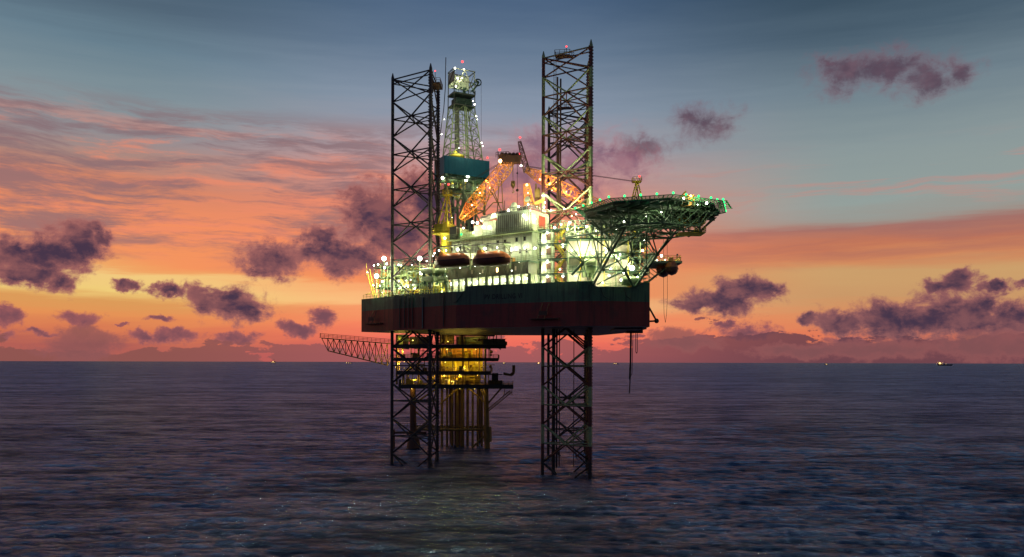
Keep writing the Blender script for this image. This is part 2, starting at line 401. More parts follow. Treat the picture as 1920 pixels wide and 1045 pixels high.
# ------------------------------------------------------------ the sea: one sheet of waves to the horizon
def build_sea():
    rs = [0.0, 30.0]
    r = 45.0
    while r < 900: rs.append(r); r *= 1.0042
    while r < 40000: rs.append(r); r *= 1.03
    rs = np.array(rs)
    th = np.concatenate([np.linspace(-43, 43, 760), np.linspace(43, 317, 70)[1:-1]])*math.pi/180
    RR, TH = np.meshgrid(rs, th, indexing='ij')
    X = RR*np.sin(TH); Y = RR*np.cos(TH); Z = np.zeros_like(X)
    rng = np.random.RandomState(3)
    sp = np.maximum(RR*.0042, .25)
    sp = np.where(TH > math.radians(43.2), 1e3, sp)
    for i in range(64):
        lam = .8*(6.5/.8)**(i/63.0)
        k = 2*math.pi/lam; d = math.radians(78)+rng.normal(0, .36)
        amp = .0085*lam*(lam/2.0)**(-.35)
        w = np.clip((lam/sp-2.2)/2.0, 0, 1)
        ph = k*(X*math.cos(d)+Y*math.sin(d))+rng.uniform(0, 6.28)
        Z += amp*w*(np.sin(ph)+.25*np.cos(2*ph))
    nr, nt = X.shape
    co = np.stack([X, Y, Z], -1).reshape(-1, 3).astype(np.float32)
    idx = np.arange(nr*nt).reshape(nr, nt)
    a = idx[:-1, :]; b = idx[1:, :]
    q = np.stack([a, np.roll(a, -1, 1), np.roll(b, -1, 1), b], -1).reshape(-1, 4)
    q = q[:, ::-1]
    me = bpy.data.meshes.new('sea'); me.vertices.add(len(co)); me.vertices.foreach_set('co', co.ravel())
    me.loops.add(q.size); me.loops.foreach_set('vertex_index', q.ravel().astype(np.int32))
    me.polygons.add(len(q)); me.polygons.foreach_set('loop_start', np.arange(0, q.size, 4, dtype=np.int32))
    me.polygons.foreach_set('use_smooth', np.ones(len(q), bool))
    me.update(calc_edges=True); me.validate()
    m = bpy.data.materials.new('sea_water'); m.use_nodes = True; t = NT(m.node_tree)
    o = t.new('ShaderNodeOutputMaterial'); mx = t.new('ShaderNodeMixShader'); t.l.new(mx.outputs[0], o.inputs[0])
    df = t.new('ShaderNodeBsdfDiffuse'); gl = t.new('ShaderNodeBsdfAnisotropic'); fr = t.new('ShaderNodeFresnel'); fr.inputs['IOR'].default_value = 1.33
    t.l.new(df.outputs[0], mx.inputs[1]); t.l.new(gl.outputs[0], mx.inputs[2])
    oc = t.new('ShaderNodeTexCoord').outputs['Object']
    s1 = t.noise(t.v('MULTIPLY', oc, (.30, 1.0, 1)), 1.0, 6, .66, .3)
    s4 = t.noise(t.v('MULTIPLY', oc, (.22, 1.0, 1)), .20, 7, .70, .3)
    wind = t.noise(t.v('MULTIPLY', oc, (.25, 1.0, 1)), .012, 8, .66, .5)     # wind patches, tens to hundreds of metres
    wp = t.step(wind, .36, .64)
    g1 = t.noise(t.v('MULTIPLY', oc, (.28, 1.0, 1)), .05, 5, .7, .3)         # streaks of stronger and weaker reflection, put in for wave groups
    g2 = t.noise(t.v('MULTIPLY', oc, (.25, 1.0, 1)), .30, 5, .7, .3)
    grp = t.m('ADD', t.m('MULTIPLY', t.step(g1, .40, .60), .45), t.m('MULTIPLY', t.step(g2, .40, .60), .55))
    h = t.m('ADD', t.m('MULTIPLY', s1, 1.5), t.m('MULTIPLY', s4, 2.6))
    bn = t.new('ShaderNodeBump'); bn.inputs['Strength'].default_value = 1.0
    t.put(bn.inputs['Distance'], t.m('ADD', .55, t.m('MULTIPLY', wp, .5)))
    t.put(bn.inputs['Height'], h)
    for nd in (gl, df, fr): t.l.new(bn.outputs[0], nd.inputs['Normal'])
    far = t.step(t.v('LENGTH', oc, out=1), 90, 900)
    t.put(gl.inputs['Roughness'], t.m('ADD', .15, t.m('MULTIPLY', far, .10)))
    gl.inputs['Color'].default_value = (.34, .46, .68, 1)
    t.put(df.inputs['Color'], t.mix(wp, (.007, .014, .030, 1), (.010, .019, .040, 1)))
    t.put(mx.inputs[0], t.m('MULTIPLY', t.m('POWER', fr.outputs[0], 1.25), t.m('MULTIPLY', t.m('ADD', .58, t.m('MULTIPLY', wp, .34)), t.m('ADD', .30, t.m('MULTIPLY', grp, 1.1))), clamp=True))
    me.materials.append(m)
    ob = bpy.data.objects.new('sea', me); COL.objects.link(ob); ob['kind'] = 'structure'
build_sea()

# ------------------------------------------------------------ rig frame
UB = Vector((.457, -.889, 0)); VB = Vector((.889, .457, 0))     # bow and beam directions
P1, P2, P3 = Vector((14.2, 178.5, 0)), Vector((-23.3, 195.6, 0)), Vector((17.3, 216.5, 0))
ZB, ZD, ZR = 33.67, 42.2, 43.3
def ground(px, D): return (PX(px, D), D)
hA, hB, h1, h2, hC, hC2, hD = ground(677.5, 201.9), ground(737, 191.8), ground(855, 178.8), ground(1035, 168.6), ground(1085, 166.2), ground(1140, 165.9), ground(1218, 168.2)
hull_poly = [hA, hB, h1, h2, hC, hC2, hD, (31.3, 199), (25, 225), (-16.5, 225)]

# ---- hull
hull = thing('rig_hull', 'green and dark red steel hull of the drilling rig with deep flat sides', 'rig hull', (0, 195, 0))
mb = MB().prism(hull_poly, ZB, ZD); mb.build('shell', M['hull'], hull)
def seg(p, q, t): return (p[0]+(q[0]-p[0])*t, p[1]+(q[1]-p[1])*t)
def inset(p, k=.28):
    c = Vector((0, 192)); v = (c-Vector(p)).normalized()*k; return (p[0]+v.x, p[1]+v.y)
def wallstrip(mb, pts, z0, z1, k=.28):
    for a, b in zip(pts, pts[1:]):
        a2, b2 = inset(a, k), inset(b, k)
        mb.hexa([(*a, z0), (*b, z0), (*b2, z0), (*a2, z0), (*a, z1), (*b, z1), (*b2, z1), (*a2, z1)])
b0 = ground(872, 177.85); bN1 = ground(1117, 166.0); bN2 = ground(1188, 167.4)
mb = MB(); wallstrip(mb, [b0, h2, hC, bN1], ZD, ZR+.05); wallstrip(mb, [bN2, hD, (31.3, 199)], ZD, ZR)
mb.build('bulwark', M['hull'], hull)
# bilge rubbing strip, fender, anchor racks
def anchor_rack(c, d, h=3.4, nm='anchor_rack'):
    """sloping rack frame on the hull side; c lowest middle point, d unit vector along the side"""
    out = Vector((d.y, -d.x, 0)); m = MB()
    lo = c+out*1.4
    m.beam(lo-d*1.2, c-d*.5+out*.2+Vector((0, 0, h)), .18); m.beam(lo+d*.4, c+d*1.1+out*.2+Vector((0, 0, h)), .18)
    m.beam(lo-d*.9+Vector((0, 0, h*.35)), c+d*.9+out*1.0+Vector((0, 0, h*.35)), .25, .9)
    m.beam(c-d*3.4+out*.5, c+d*3.4+out*.5, 1.0, .22)
    m.beam(c-d*2.6, lo-d*2.4, .15); m.beam(c+d*2.6, lo+d*2.4, .15)
    m.build(nm, M['rust'], hull)
dside = Vector((h2[0]-h1[0], h2[1]-h1[1], 0)).normalized()
pa = seg(h1, h2, .93); anchor_rack(Vector((pa[0], pa[1], 35.4)), dside)
dab = Vector((hB[0]-hA[0], hB[1]-hA[1], 0)).normalized()
pa = seg(hA, hB, .45); anchor_rack(Vector((pa[0], pa[1], 35.6)), dab)
m = MB(); pf = seg(hB, h1, .49); pf = Vector((pf[0], pf[1], 0)); dd = Vector((h1[0]-hB[0], h1[1]-hB[1], 0)).normalized(); oo = Vector((dd.y, -dd.x, 0))
m.beam(pf+oo*.12+Vector((0, 0, 34)), pf+oo*.12+Vector((0, 0, 41.5)), .5, .24); m.build('fender', M['steel'], hull)
for t_ in (.12, .2, .27, .33, .82):
    m = MB(); pf = seg(hB, h1, t_); m.tube((pf[0]+oo.x*.2, pf[1]+oo.y*.2, 34.2), (pf[0]+oo.x*.2, pf[1]+oo.y*.2, 41.9), .13); m.build('drain_pipe', M['dkgrey'], hull)
m = MB(); c = Vector((*hD, 0))
e = P(1231, 602, 169); m.tube((c.x, c.y+1, 38.0), e, .22); m.tube((c.x, c.y+1, 34.9), e, .22); m.ball(e, .55); m.beam(e-Vector((0, .9, 0)), e+Vector((.5, .9, 0)), .3)
m.build('anchor_bolster', M['black'], hull)
m = MB()
m.prism([(23, 174), (29, 172), (30, 188), (24, 190)], ZB-.35, ZB-.003); m.build('keel_plate', M['hull'], hull)
# hanging hoses over the side
def loop(pts, r=.06):
    m = MB(); m.path([P(*p) for p in pts], r, 5); return m
loop([(838, 548, 182), (838, 562, 181), (846, 570, 180), (856, 566, 178.6), (866, 552, 177.8), (871, 545, 177.6)], .07).build('hose', M['black'], hull)
loop([(1126, 540, 165.6), (1132, 556, 165.6), (1144, 562, 165.6)], .07).build('hose', M['black'], hull)
loop([(1170, 541, 166.5), (1174, 555, 166.4), (1182, 561, 166.6)], .07).build('hose', M['black'], hull)
# lettering on the side
def text_mesh(s, size):
    cu = bpy.data.curves.new('txt', 'FONT'); cu.body = s; cu.size = size; cu.extrude = .01; cu.space_character = 1.15; cu.offset = .025
    o = bpy.data.objects.new('txt', cu); COL.objects.link(o); dg = bpy.context.evaluated_depsgraph_get(); dg.update()
    me = bpy.data.meshes.new_from_object(o.evaluated_get(dg)); bpy.data.objects.remove(o); return me
me = text_mesh('PV DRILLING VI', 1.55)
w = max(v.co.x for v in me.vertices)
x0 = seg(h1, h2, 0)
ps = Vector((PX(908, 175.6), 0, 0)); tt = (ps.x-h1[0])/(h2[0]-h1[0])
pst = Vector((*seg(h1, h2, tt), 40.15)); pe_t = (PX(979, 171.6)-h1[0])/(h2[0]-h1[0]); pe = Vector((*seg(h1, h2, pe_t), 40.15))
sx = (pe-pst).length/w; nrm = Vector((dside.y, -dside.x, 0))
for v in me.vertices:
    q = pst+dside*(v.co.x*sx)+Vector((0, 0, v.co.y))+nrm*(.03+v.co.z)
    v.co = q-Vector((0, 195, 0))
me.materials.append(M['letter']); lo = bpy.data.objects.new('lettering', me); COL.objects.link(lo); lo.parent = hull
# hull deck handrail on the low left part
m = MB(); m.rail([(*inset(hA, .5), ZD), (*inset(hB, .5), ZD), (*inset(b0, .5), ZD)], 1.1, 1.6, .05); m.build('handrail', M['yellow'], hull)
m = MB(); m.rail([(*inset(bN1, .5), ZD), (*inset(bN2, .5), ZD)], 1.1, 1.2, .05, 3); m.build('handrail', M['lgreen'], hull)

# ---- legs
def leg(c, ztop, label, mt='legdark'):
    t = thing('jackup_tower', label, 'lattice leg', (c.x, c.y, 0), 'lattice legs of the drilling rig')
    rr = 7.1; a0 = 177
    pts = [c+Vector((math.cos(math.radians(a0+k*120)), math.sin(math.radians(a0+k*120)), 0))*rr for k in range(3)]
    zb = -12
    for i, p in enumerate(pts):
        m = MB(); m.tube((p.x, p.y, zb), (p.x, p.y, ztop-.8), .40, n=10); m.tube((p.x, p.y, ztop-.8), (p.x, p.y, ztop+.4), .40, .10, n=10)
        d = (p-c).normalized(); nrm = Vector((-d.y, d.x, 0))
        # the rack plate with its teeth, both edges
        z = -1.0
        m.beam(Vector((p.x, p.y, zb))-nrm*.0, Vector((p.x, p.y, ztop-1)), .16, .16)
        while z < ztop-1:
            m.beam(Vector((p.x, p.y, z))-nrm*.60, Vector((p.x, p.y, z))+nrm*.60, .16, .34); z += .72
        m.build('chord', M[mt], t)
    z0 = 91.7; per = 8.9
    for i in range(3):
        p, q = pts[i], pts[(i+1) % 3]; m = MB()
        k = 0
        z = z0
        # top part: half X up to the top horizontals
        up = ztop-1.2
        m.tube((p.x, p.y, z), (*q.xy, up), .17); m.tube((*q.xy, z), (*p.xy, up), .17); m.tube((*p.xy, up), (*q.xy, up), .17)
        m.tube((*p.xy, up-1.1), (*q.xy, up-1.1), .14)
        while z > -10:
            m.tube((*p.xy, z), (*q.xy, z-per), .20); m.tube((*q.xy, z), (*p.xy, z-per), .20)
            m.tube((*p.xy, z-per/2), (*q.xy, z-per/2), .17); z -= per
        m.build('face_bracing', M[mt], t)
    z = z0-per/2
    while z > 0:
        m = MB(); mid = [(pts[i]+pts[(i+1) % 3])/2+Vector((0, 0, z)) for i in range(3)]
        for i in range(3): m.tube(mid[i], mid[(i+1) % 3], .13)
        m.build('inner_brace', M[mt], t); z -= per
    return t, pts
L1, L1p = leg(P1, 97.4, 'near lattice leg at the bow with pale green and red-brown bands, beside the helideck', 'leg')
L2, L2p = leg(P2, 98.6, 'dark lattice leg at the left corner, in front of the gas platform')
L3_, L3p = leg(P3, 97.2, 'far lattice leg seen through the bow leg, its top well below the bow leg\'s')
# pipes inside the bow leg
def vpipe(par, px, D, z0, z1, r, nm='riser_pipe', mat='rust'):
    m = MB(); x = PX(px, D); m.tube((x, D, z0), (x, D, z1), r, n=8); m.build(nm, M[mat], par)
for px, D, r, z1 in ((1038, 181, .42, ZB), (1044, 181, .20, ZB), (1049, 183, .12, ZB), (1076, 183, .10, ZB)): vpipe(L1, px, D, 1.2 if r < .3 else -4, z1, r, mat='black')
for px, z0, z1 in ((1044, 55, 93), (1050, 55, 92.6), (1046.5, 58, 77)): vpipe(L1, px, 182, z0, z1, .2, mat='rust')
for c3, px, py, D, LL in ((0, 1062, 106, 180, L1), (0, 1062, 203, 217, L3_)):
    m = MB(); c = P(px, py, D); m.prism([(c.x-2.8, D-1), (c.x+.6, D-1.4), (c.x+1.8, D+.6), (c.x-2.4, D+1)], c.z-.2, c.z)
    m.rail([(c.x-2.8, D-1, c.z), (c.x+.6, D-1.4, c.z), (c.x+1.8, D+.6, c.z), (c.x-2.4, D+1, c.z)], 1.1, 1.0, .05, closed=True)
    for k in range(40): m.tube((c.x-2.9, D, c.z-k*.5), (c.x-2.4, D, c.z-k*.5), .03, n=4)
    m.tube((c.x-2.9, D, c.z), (c.x-2.9, D, c.z-20), .05, n=4); m.tube((c.x-2.4, D, c.z), (c.x-2.4, D, c.z-20), .05, n=4)
    m.tube((c.x, D, c.z), (c.x, D, c.z+2.1), .07); m.build('top_platform', M['rust'], LL)
    lamp(LL, (c.x, D, c.z+2.3), 6 if LL is L1 else 0, 'r', .2 if LL is L1 else .12, 'beacon')
m = MB(); c = P(816, 152, 194); m.prism([(c.x-1.4, 192), (c.x+1.4, 192), (c.x+1.6, 197), (c.x-1, 197)], c.z-1.2, c.z-1)
m.rail([(c.x-1.4, 192, c.z-1), (c.x+1.4, 192, c.z-1), (c.x+1.6, 197, c.z-1), (c.x-1, 197, c.z-1)], 1.1, 1, .05, closed=True); m.tube((c.x, 194, c.z-1), (c.x, 194, c.z+2.2), .07); m.build('top_platform', M['rust'], L2)
lamp(L2, (c.x, 194, c.z+2.5), 6, 'r', .18, 'beacon')

# ------------------------------------------------------------ accommodation block (port side)
K = Fr((3.5, 171.5), -36)
acc = thing('accommodation_block', 'pale green living quarters with rows of portholes and ribbed top cabin', 'accommodation', (0, 176, ZD))
def fb(fr, a0, a1, b0, b1, z0, z1, nm, mat, par): m = MB(); fr.box(m, a0, a1, b0, b1, z0, z1); return m.build(nm, M[mat], par)
fb(K, -25, 0.2, 2.6, 9, ZD+.004, 45.6, 'ground_floor', 'white', acc)
m = MB(); K.box(m, -25.5, 0, .2, 9, 45.6, 48.2)
for i in range(64): K.box(m, -25.4+i*.4, -25.25+i*.4, .08, .2, 45.75, 48.1)
m.build('lower_wall', M['greywall'], acc)
m = MB(); K.box(m, -25.8, .6, -.5, 9.3, 48.2, 48.45); m.build('boat_deck', M['green'], acc)
m = MB(); K.box(m, -23.5, 0, 1.6, 9, 48.45, 55.0)
for i in range(26): K.box(m, .0, .1, 1.8+i*.28, 1.92+i*.28, 48.5, 54.9)
for i in range(24): K.box(m, -23.4+i*.98, -23.3+i*.98, 1.54, 1.6, 48.5, 54.9)
m.build('wall', M['white'], acc)
for a in (-21.9, -16.8, -11.3, -7.0):
    m = MB(); K.box(m, a, a+.95, 1.5, 1.6, 48.5, 50.6); m.build('door', M['dkgreen'], acc)
m = MB()
for z in (51.0, 54.3, 54.6): m.tube(K(-23.4, 1.42, z), K(-.2, 1.42, z), .09)
for a in (-19.6, -13.9, -8.2, -2.9): m.tube(K(a, 1.4, 48.5), K(a, 1.4, 55), .1)
m.build('cable_tray', M['steel'], acc)
for i, a in enumerate((-20.3, -17.9, -15.3, -12.6, -6.3, -4.6)):
    m = MB(); K.box(m, a, a+R.uniform(.6, 1.3), -.1, .7, 48.45, 48.45+R.uniform(.9, 1.7)); m.build('locker', M[('orange', 'white', 'grey', 'yellow', 'green', 'orange')[i]], acc)
m = MB(); K.box(m, -24, 1.2, .4, 10.2, 55.0, 55.25); m.build('upper_deck', M['lgreen'], acc)
m = MB(); K.box(m, -9.3, 0, .9, 8.4, 55.25, 59.9); m.build('top_cabin', M['greywall'], acc); m = MB()  # grey behind the pale ribs puts the shade of the gaps into the wall colour
for i in range(17): K.box(m, -9.2+i*.55, -8.93+i*.55, .72, .9, 55.6, 59.4)
K.box(m, -9.3, 0.1, .68, .9, 59.4, 59.95); K.box(m, -9.3, .1, .68, .9, 55.25, 55.6)
for i in range(18): K.box(m, .003, .15, 1.2+i*.4, 1.42+i*.4, 55.62, 59.35)
m.build('cladding_frame', M['white'], acc)
m = MB(); K.box(m, .15, .3, 4.0, 6.4, 56.2, 59.0); m.build('door', M['red'], acc)
# columns of the open gallery
for i in range(13):
    m = MB(); a = -24.6+i*2.02; K.box(m, a, a+(.5 if i % 3 else .9), .3, .7, ZD+.004, 45.6); m.build('gallery_column', M['lgreen'], acc)
for i in range(12): lamp(acc, K(-23.6+i*2.02, 1.7, 44.7), 75, 'w', .36)
# portholes
for a, z in ((-2, 53.2), (-4.2, 53.2), (-7.5, 53.0), (-9.6, 53.0), (-12.5, 52.7), (-15.2, 52.6), (-18.4, 52.6), (-20.8, 52.6), (-6, 50.6), (-3.2, 50.5), (-1.4, 50.5)):
    m = MB(); K.box(m, a-.28, a+.28, 1.52, 1.6, z, z+.95); o = m.build('porthole', M['window'], acc)
    m = MB()
    K.box(m, a-.38, a-.28, 1.48, 1.6, z-.1, z+1.05); K.box(m, a+.28, a+.38, 1.48, 1.6, z-.1, z+1.05); m.build('frame', M['steel'], o)
for a in (-3.4, -8.6, -12.8, -16.0): 
    m = MB(); K.box(m, a-.2, a+.2, .02, .08, 46.5, 47.4); m.build('porthole', M['lampo'] if a == -8.6 else M['cream'], acc)
m = MB(); m.rail([K(-25.6, -.4, 48.45), K(.5, -.4, 48.45), K(.5, 9, 48.45)], 1.1, 1.5, .05, 3); m.build('handrail', M['lgreen'], acc)
m = MB(); m.rail([K(-24, .5, 55.25), K(1.1, .5, 55.25), K(1.1, 10, 55.25)], 1.1, 1.2, .05, 3); m.build('handrail', M['lgreen'], acc)
m = MB(); m.rail([K(-9.2, 1, 59.95), K(0, 1, 59.95), K(0, 8, 59.95), K(-9.2, 8, 59.95)], 1.0, 1.1, .05, closed=True); m.build('handrail', M['steel'], acc)
# mid-height catwalk round the wall
m = MB(); K.box(m, -23.4, -7.6, .5, 1.6, 51.5, 51.62); K.box(m, 0, 1.2, 1.6, 9, 51.6, 51.72)
m.rail([K(-23.4, .6, 51.6), K(-7.6, .6, 51.6)], 1.1, .9, .04, 3); m.rail([K(1.1, 1.6, 51.7), K(1.1, 9, 51.7)], 1.1, .9, .04, 3)
for i in range(18): m.tube(K(-23.4+i*.9, .55, 51.55), K(-23.4+i*.9, .55, 55), .035, n=4, caps=False)
m.build('catwalk', M['steel'], acc)
# roof clutter
for (a, b, r, h, mt) in ((-6.0, 3.0, .75, 1.9, 'white'), (-7.6, 4, .45, 1.7, 'white'), (-4.6, 5, .5, 1.1, 'lgreen')):
    m = MB(); m.tube(K(a, b, 59.95), K(a, b, 59.95+h), r, n=12); m.ball(K(a, b, 59.95+h), r, 12, 6); m.build('radome', M[mt], acc)
m = MB()
for i in range(6): c = K(-4.2+i*.5, 2, 60.3); m.tube(c, c+Vector((0, 0, .6+.3*R.random())), .22)
K.box(m, -9.1, -7.2, 1.4, 3, 59.95, 60.7); m.tube(K(-8, 2, 60), K(-8, 2, 63), .08); m.tube(K(-1, 2, 60), K(-1, 2, 63.5), .1)
m.build('roof_vents', M['dkgrey'], acc)
m = MB(); c = K(-1.2, 1.6, 62.3)
for j in range(3):
    pass
m.tube(c, c+Vector((-.15, -.35, .1)), .1, .7, n=14); m.build('satellite_dish', M['white'], acc)
for a, b, z, pw in ((-.3, .4, 61.0, 90), (-1.3, .2, 58.6, 60), (-.6, .2, 57.8, 60), (.9, 1.4, 57.8, 60), (-6.6, 1.6, 60.6, 60), (.9, 5, 61, 150), (.8, 8, 60.8, 150), (-3.2, .8, 60.9, 50)):
    lamp(acc, K(a, b, z), pw, 'w', .3)
for a, z in ((-1.4, 51.4), (-3.8, 51.6), (-5.2, 51.4)): lamp(acc, K(a, .7, z), 45, 'w', .34)
for a, z in ((-10.5, 51), (-12.5, 50.8), (-17.5, 50.8), (-19.2, 51.0), (-22, 51), (-8, 51), (1.9, 51)): lamp(acc, K(a, -.1, z), 70, 'w', .28)
for a in (-23, -18.5, -14, -9.5, -5, -1.5): lamp(acc, K(a, -1.3, 48.0), 7, 'w', .12)  # weak lamps added under the boat deck to brighten the lower wall
for a in (-22, -12, -3): lamp(acc, K(a, -2.0, 46.2), 5, 'w', .10)  # lamps added further out, also to brighten the lower wall
# small deckhouses left of the top cabin
dh = MB(); K.box(dh, -13.6, -9.9, 1.2, 6, 55.25, 58.6); dh.build('deckhouse', M['white'], acc)
dh = MB(); K.box(dh, -17.2, -14.2, 2.2, 6, 55.25, 58.2); dh.build('deckhouse', M['white'], acc)
dh = MB(); K.box(dh, -23.6, -21.6, .9, 4.6, 55.25, 58.3); dh.build('deckhouse', M['grey'], acc)
dh = MB(); K.box(dh, -21.2, -17.4, 3.2, 4.4, 55.25, 57.2); K.box(dh, -20.8, -20.3, .9, 4, 55.25, 57.8); dh.build('deckhouse', M['lgreen'], acc)
m = MB(); a_, b_ = K(-14.2, 1.6, 59.3), K(-9.6, 1.6, 59.9); m.capsule(a_, b_, .75); m.build('covered_boat', M['cream'], acc)
for a, z, pw in ((-16.2, 58.7, 60), (-14.8, 58.4, 40), (-13.0, 57.2, 40), (-11.3, 57.0, 70), (-10.2, 59.6, 50), (-16.0, 56.2, 80), (-19, 57.6, 60)): lamp(acc, K(a, .5, z), pw, 'w', .3)
lamp(acc, K(-19.6, .5, 56.2), 10, 'g', .3)
# stair tower on the bow side of the block
ST = Fr(K(3.2, 1.6, 0).xy, -18)
stt = thing('stair_tower', 'lit stair tower with green landings and yellow stairs right of the living quarters', 'stair tower', (ST.o.x, ST.o.y, ZD))
for z in (45.3, 48.6, 51.9, 55.1):
    m = MB(); ST.box(m, -1.5, 5.4, 0, 4, z, z+.22); m.rail([ST(-1.5, .1, z+.22), ST(5.3, .1, z+.22), ST(5.3, 4, z+.22)], 1.1, .8, .045, 3); m.build('landing', M['dkgreen'], stt)
zz = [ZD, 45.5, 48.8, 52.1, 55.3]
for i in range(4):
    m = MB(); a0, a1 = (2.2, 4.6) if i % 2 else (4.6, 2.2)
    for b in (.4, 1.3):
        m.beam(ST(a0, b, zz[i]), ST(a1, b, zz[i+1]), .1, .3); m.tube(ST(a0, b, zz[i]+1), ST(a1, b, zz[i+1]+1), .05, n=4)
        for k in range(6): c = ST(a0+(a1-a0)*k/5, b, zz[i]+(zz[i+1]-zz[i])*k/5); m.tube(c, c+Vector((0, 0, 1)), .04, n=4)
    for k in range(12): tq = (k+.5)/12; c0 = ST(a0+(a1-a0)*tq, .4, zz[i]+(zz[i+1]-zz[i])*tq); m.beam(c0, c0+ST.w*.9, .22, .04)
    m.build('stair', M['yellow'], stt)
for a, b in ((-1.4, .1), (1.6, .1), (5.3, .1), (5.3, 3.9), (-1.4, 3.9)):
    m = MB(); m.tube(ST(a, b, ZD), ST(a, b, 56.3), .1); m.build('post', M['lgreen'], stt)
m = MB(); ST.box(m, -1.4, 1.4, 2.6, 3.9, ZD+.004, 55.0); m.build('lift_shaft', M['white'], stt)
for i in range(4):
    m = MB(); z = 43.4+i*3.3; ST.box(m, -.2, .9, 2.5, 2.6, z, z+1.5); m.build('hatch', M['rust'], stt)
for i in range(4):
    z = zz[i+1]-.55
    for a in (.3, 3.9): lamp(stt, ST(a, 1.6, z), 75, 'w', .26)
    lamp(stt, ST(-.9, 1.9, z-1.4), 40, 'w', .2)

# ------------------------------------------------------------ lifeboats and davits, port
def lifeboat(c, d, ln, label, grp, mirror=False):
    """enclosed lifeboat: lofted hull below, canopy above, wheelhouse at the stern"""
    t = thing('lifeboat', label, 'lifeboat', c, grp); out = Vector((-d.y, d.x, 0)); c = Vector(c)
    def loft(prof, n=14, name='boat_hull', mat=None, par=t):
        m = MB(); rings = []
        for i in range(n+1):
            s = i/n; x = (s-.5)*ln
            rings.append([c+d*(x+o)+out*y+Vector((0, 0, z*1.28)) for (y, z, o) in prof(s)])
        k = len(rings[0]); vs = [p for r_ in rings for p in r_]; fs = []
        for i in range(n):
            for j in range(k-1): fs.append((i*k+j, i*k+j+1, (i+1)*k+j+1, (i+1)*k+j))
        m.add(vs, fs, True); m.add(rings[0], [tuple(range(k))]); m.add(rings[-1], [tuple(range(k-1, -1, -1))])
        return m.build(name, mat, par)
    def wd(s): return 1.45*min(1, (1-abs(2*s-1)**3.2)+.12)
    def hp(s):
        w = wd(s); k = .35*abs(2*s-1)**3
        return [(-w, .0, 0), (-w*.97, -.5, 0), (-w*.7, -1.0+k, 0), (0, -1.3+k, 0), (w*.7, -1.0+k, 0), (w*.97, -.5, 0), (w, 0, 0)]
    def cp(s):
        w = wd(s)*.98; h = 1.15*min(1, (1-abs(2*s-1)**4)+.02)
        h += .1
        return [(w, 0, 0), (w*.92, h*.55, 0), (w*.55, h, 0), (0, h*1.08, 0), (-w*.55, h, 0), (-w*.92, h*.55, 0), (-w, 0, 0)]
    loft(hp, name='boat_hull', mat=M['boatdk']); loft(cp, name='canopy', mat=M['boat'])
    m = MB(); a = c-d*ln*.28; u3 = Vector((0, 0, 1))
    m.hexa([a-d*.8-out*.6+u3*1.3, a+d*.8-out*.6+u3*1.3, a+d*.8+out*.6+u3*1.3, a-d*.8+out*.6+u3*1.3, a-d*.5-out*.5+u3*2.15, a+d*.5-out*.5+u3*2.15, a+d*.5+out*.5+u3*2.15, a-d*.5+out*.5+u3*2.15])
    m.build('wheelhouse', M['orange'], t)
    m = MB()
    for sg in (-1, 1): m.beam(c-d*ln*.46+out*sg*1.47+u3*.02, c+d*ln*.46+out*sg*1.47+u3*.02, .12, .16)
    m.build('rubbing_strake', M['black'], t)
    return t
def davit(c, d, ln, ztop, par_label, out):
    t = thing('lifeboat_davit', par_label, 'davit', c, 'lifeboat davits'); c = Vector(c)
    for sg in (-1, 1):
        a = c+d*sg*ln*.34; m = MB()
        m.beam(a-out*2.6+Vector((0, 0, -2)), a-out*2.6+Vector((0, 0, ztop)), .3); m.beam(a-out*2.6+Vector((0, 0, ztop)), a+out*.4+Vector((0, 0, ztop)), .3, .35)
        m.beam(a-out*2.6+Vector((0, 0, ztop-1.4)), a+out*.0+Vector((0, 0, ztop)), .2); m.build('davit_arm', M['lgreen'], t)
        m = MB(); m.tube(a+Vector((0, 0, ztop)), a+Vector((0, 0, .9)), .06); m.build('fall_wire', M['black'], t)
    m = MB(); m.beam(c-d*ln*.5+out*.3+Vector((0, 0, ztop+.25)), c+d*ln*.5+out*.3+Vector((0, 0, ztop+.25)), .9, .14); m.build('crossbeam', M['dkgrey'], t)
    m = MB(); m.beam(c-d*ln*.42-out*.3+Vector((0, 0, -1.45)), c+d*ln*.42-out*.3+Vector((0, 0, -1.45)), .7, .12)
    m.rail([c-d*ln*.42-out*1.8+Vector((0, 0, -1.4)), c+d*ln*.42-out*1.8+Vector((0, 0, -1.4))], 1.1, 1, .04)
    m.build('cradle', M['steel'], t)
kd = K.u; outp = -K.w
bc1 = P(848, 489, 178.5); bc2 = P(921, 486, 173.2)
bd = (bc2-bc1); bd.z = 0; bd.normalize(); bo = Vector((bd.y, -bd.x, 0))
lifeboat(bc1, bd, 9.6, 'orange enclosed lifeboat hanging nearest the left end of the living quarters', 'enclosed lifeboats')
lifeboat(bc2, bd, 9.9, 'orange enclosed lifeboat hanging below the ribbed top cabin, right of its twin', 'enclosed lifeboats')
davit(bc1, bd, 9.6, 3.1, 'green davit frame carrying the lifeboat at the left end of the quarters', bo)
davit(bc2, bd, 9.9, 3.1, 'green davit frame carrying the lifeboat below the ribbed cabin', bo)
for bc, par in ((bc1, acc), (bc2, acc)):
    for k_ in (-.12, .22): lamp(par, bc+bd*(9.6*k_)+bo*.9+Vector((0, 0, 2.3)), 22, 'w', .3)
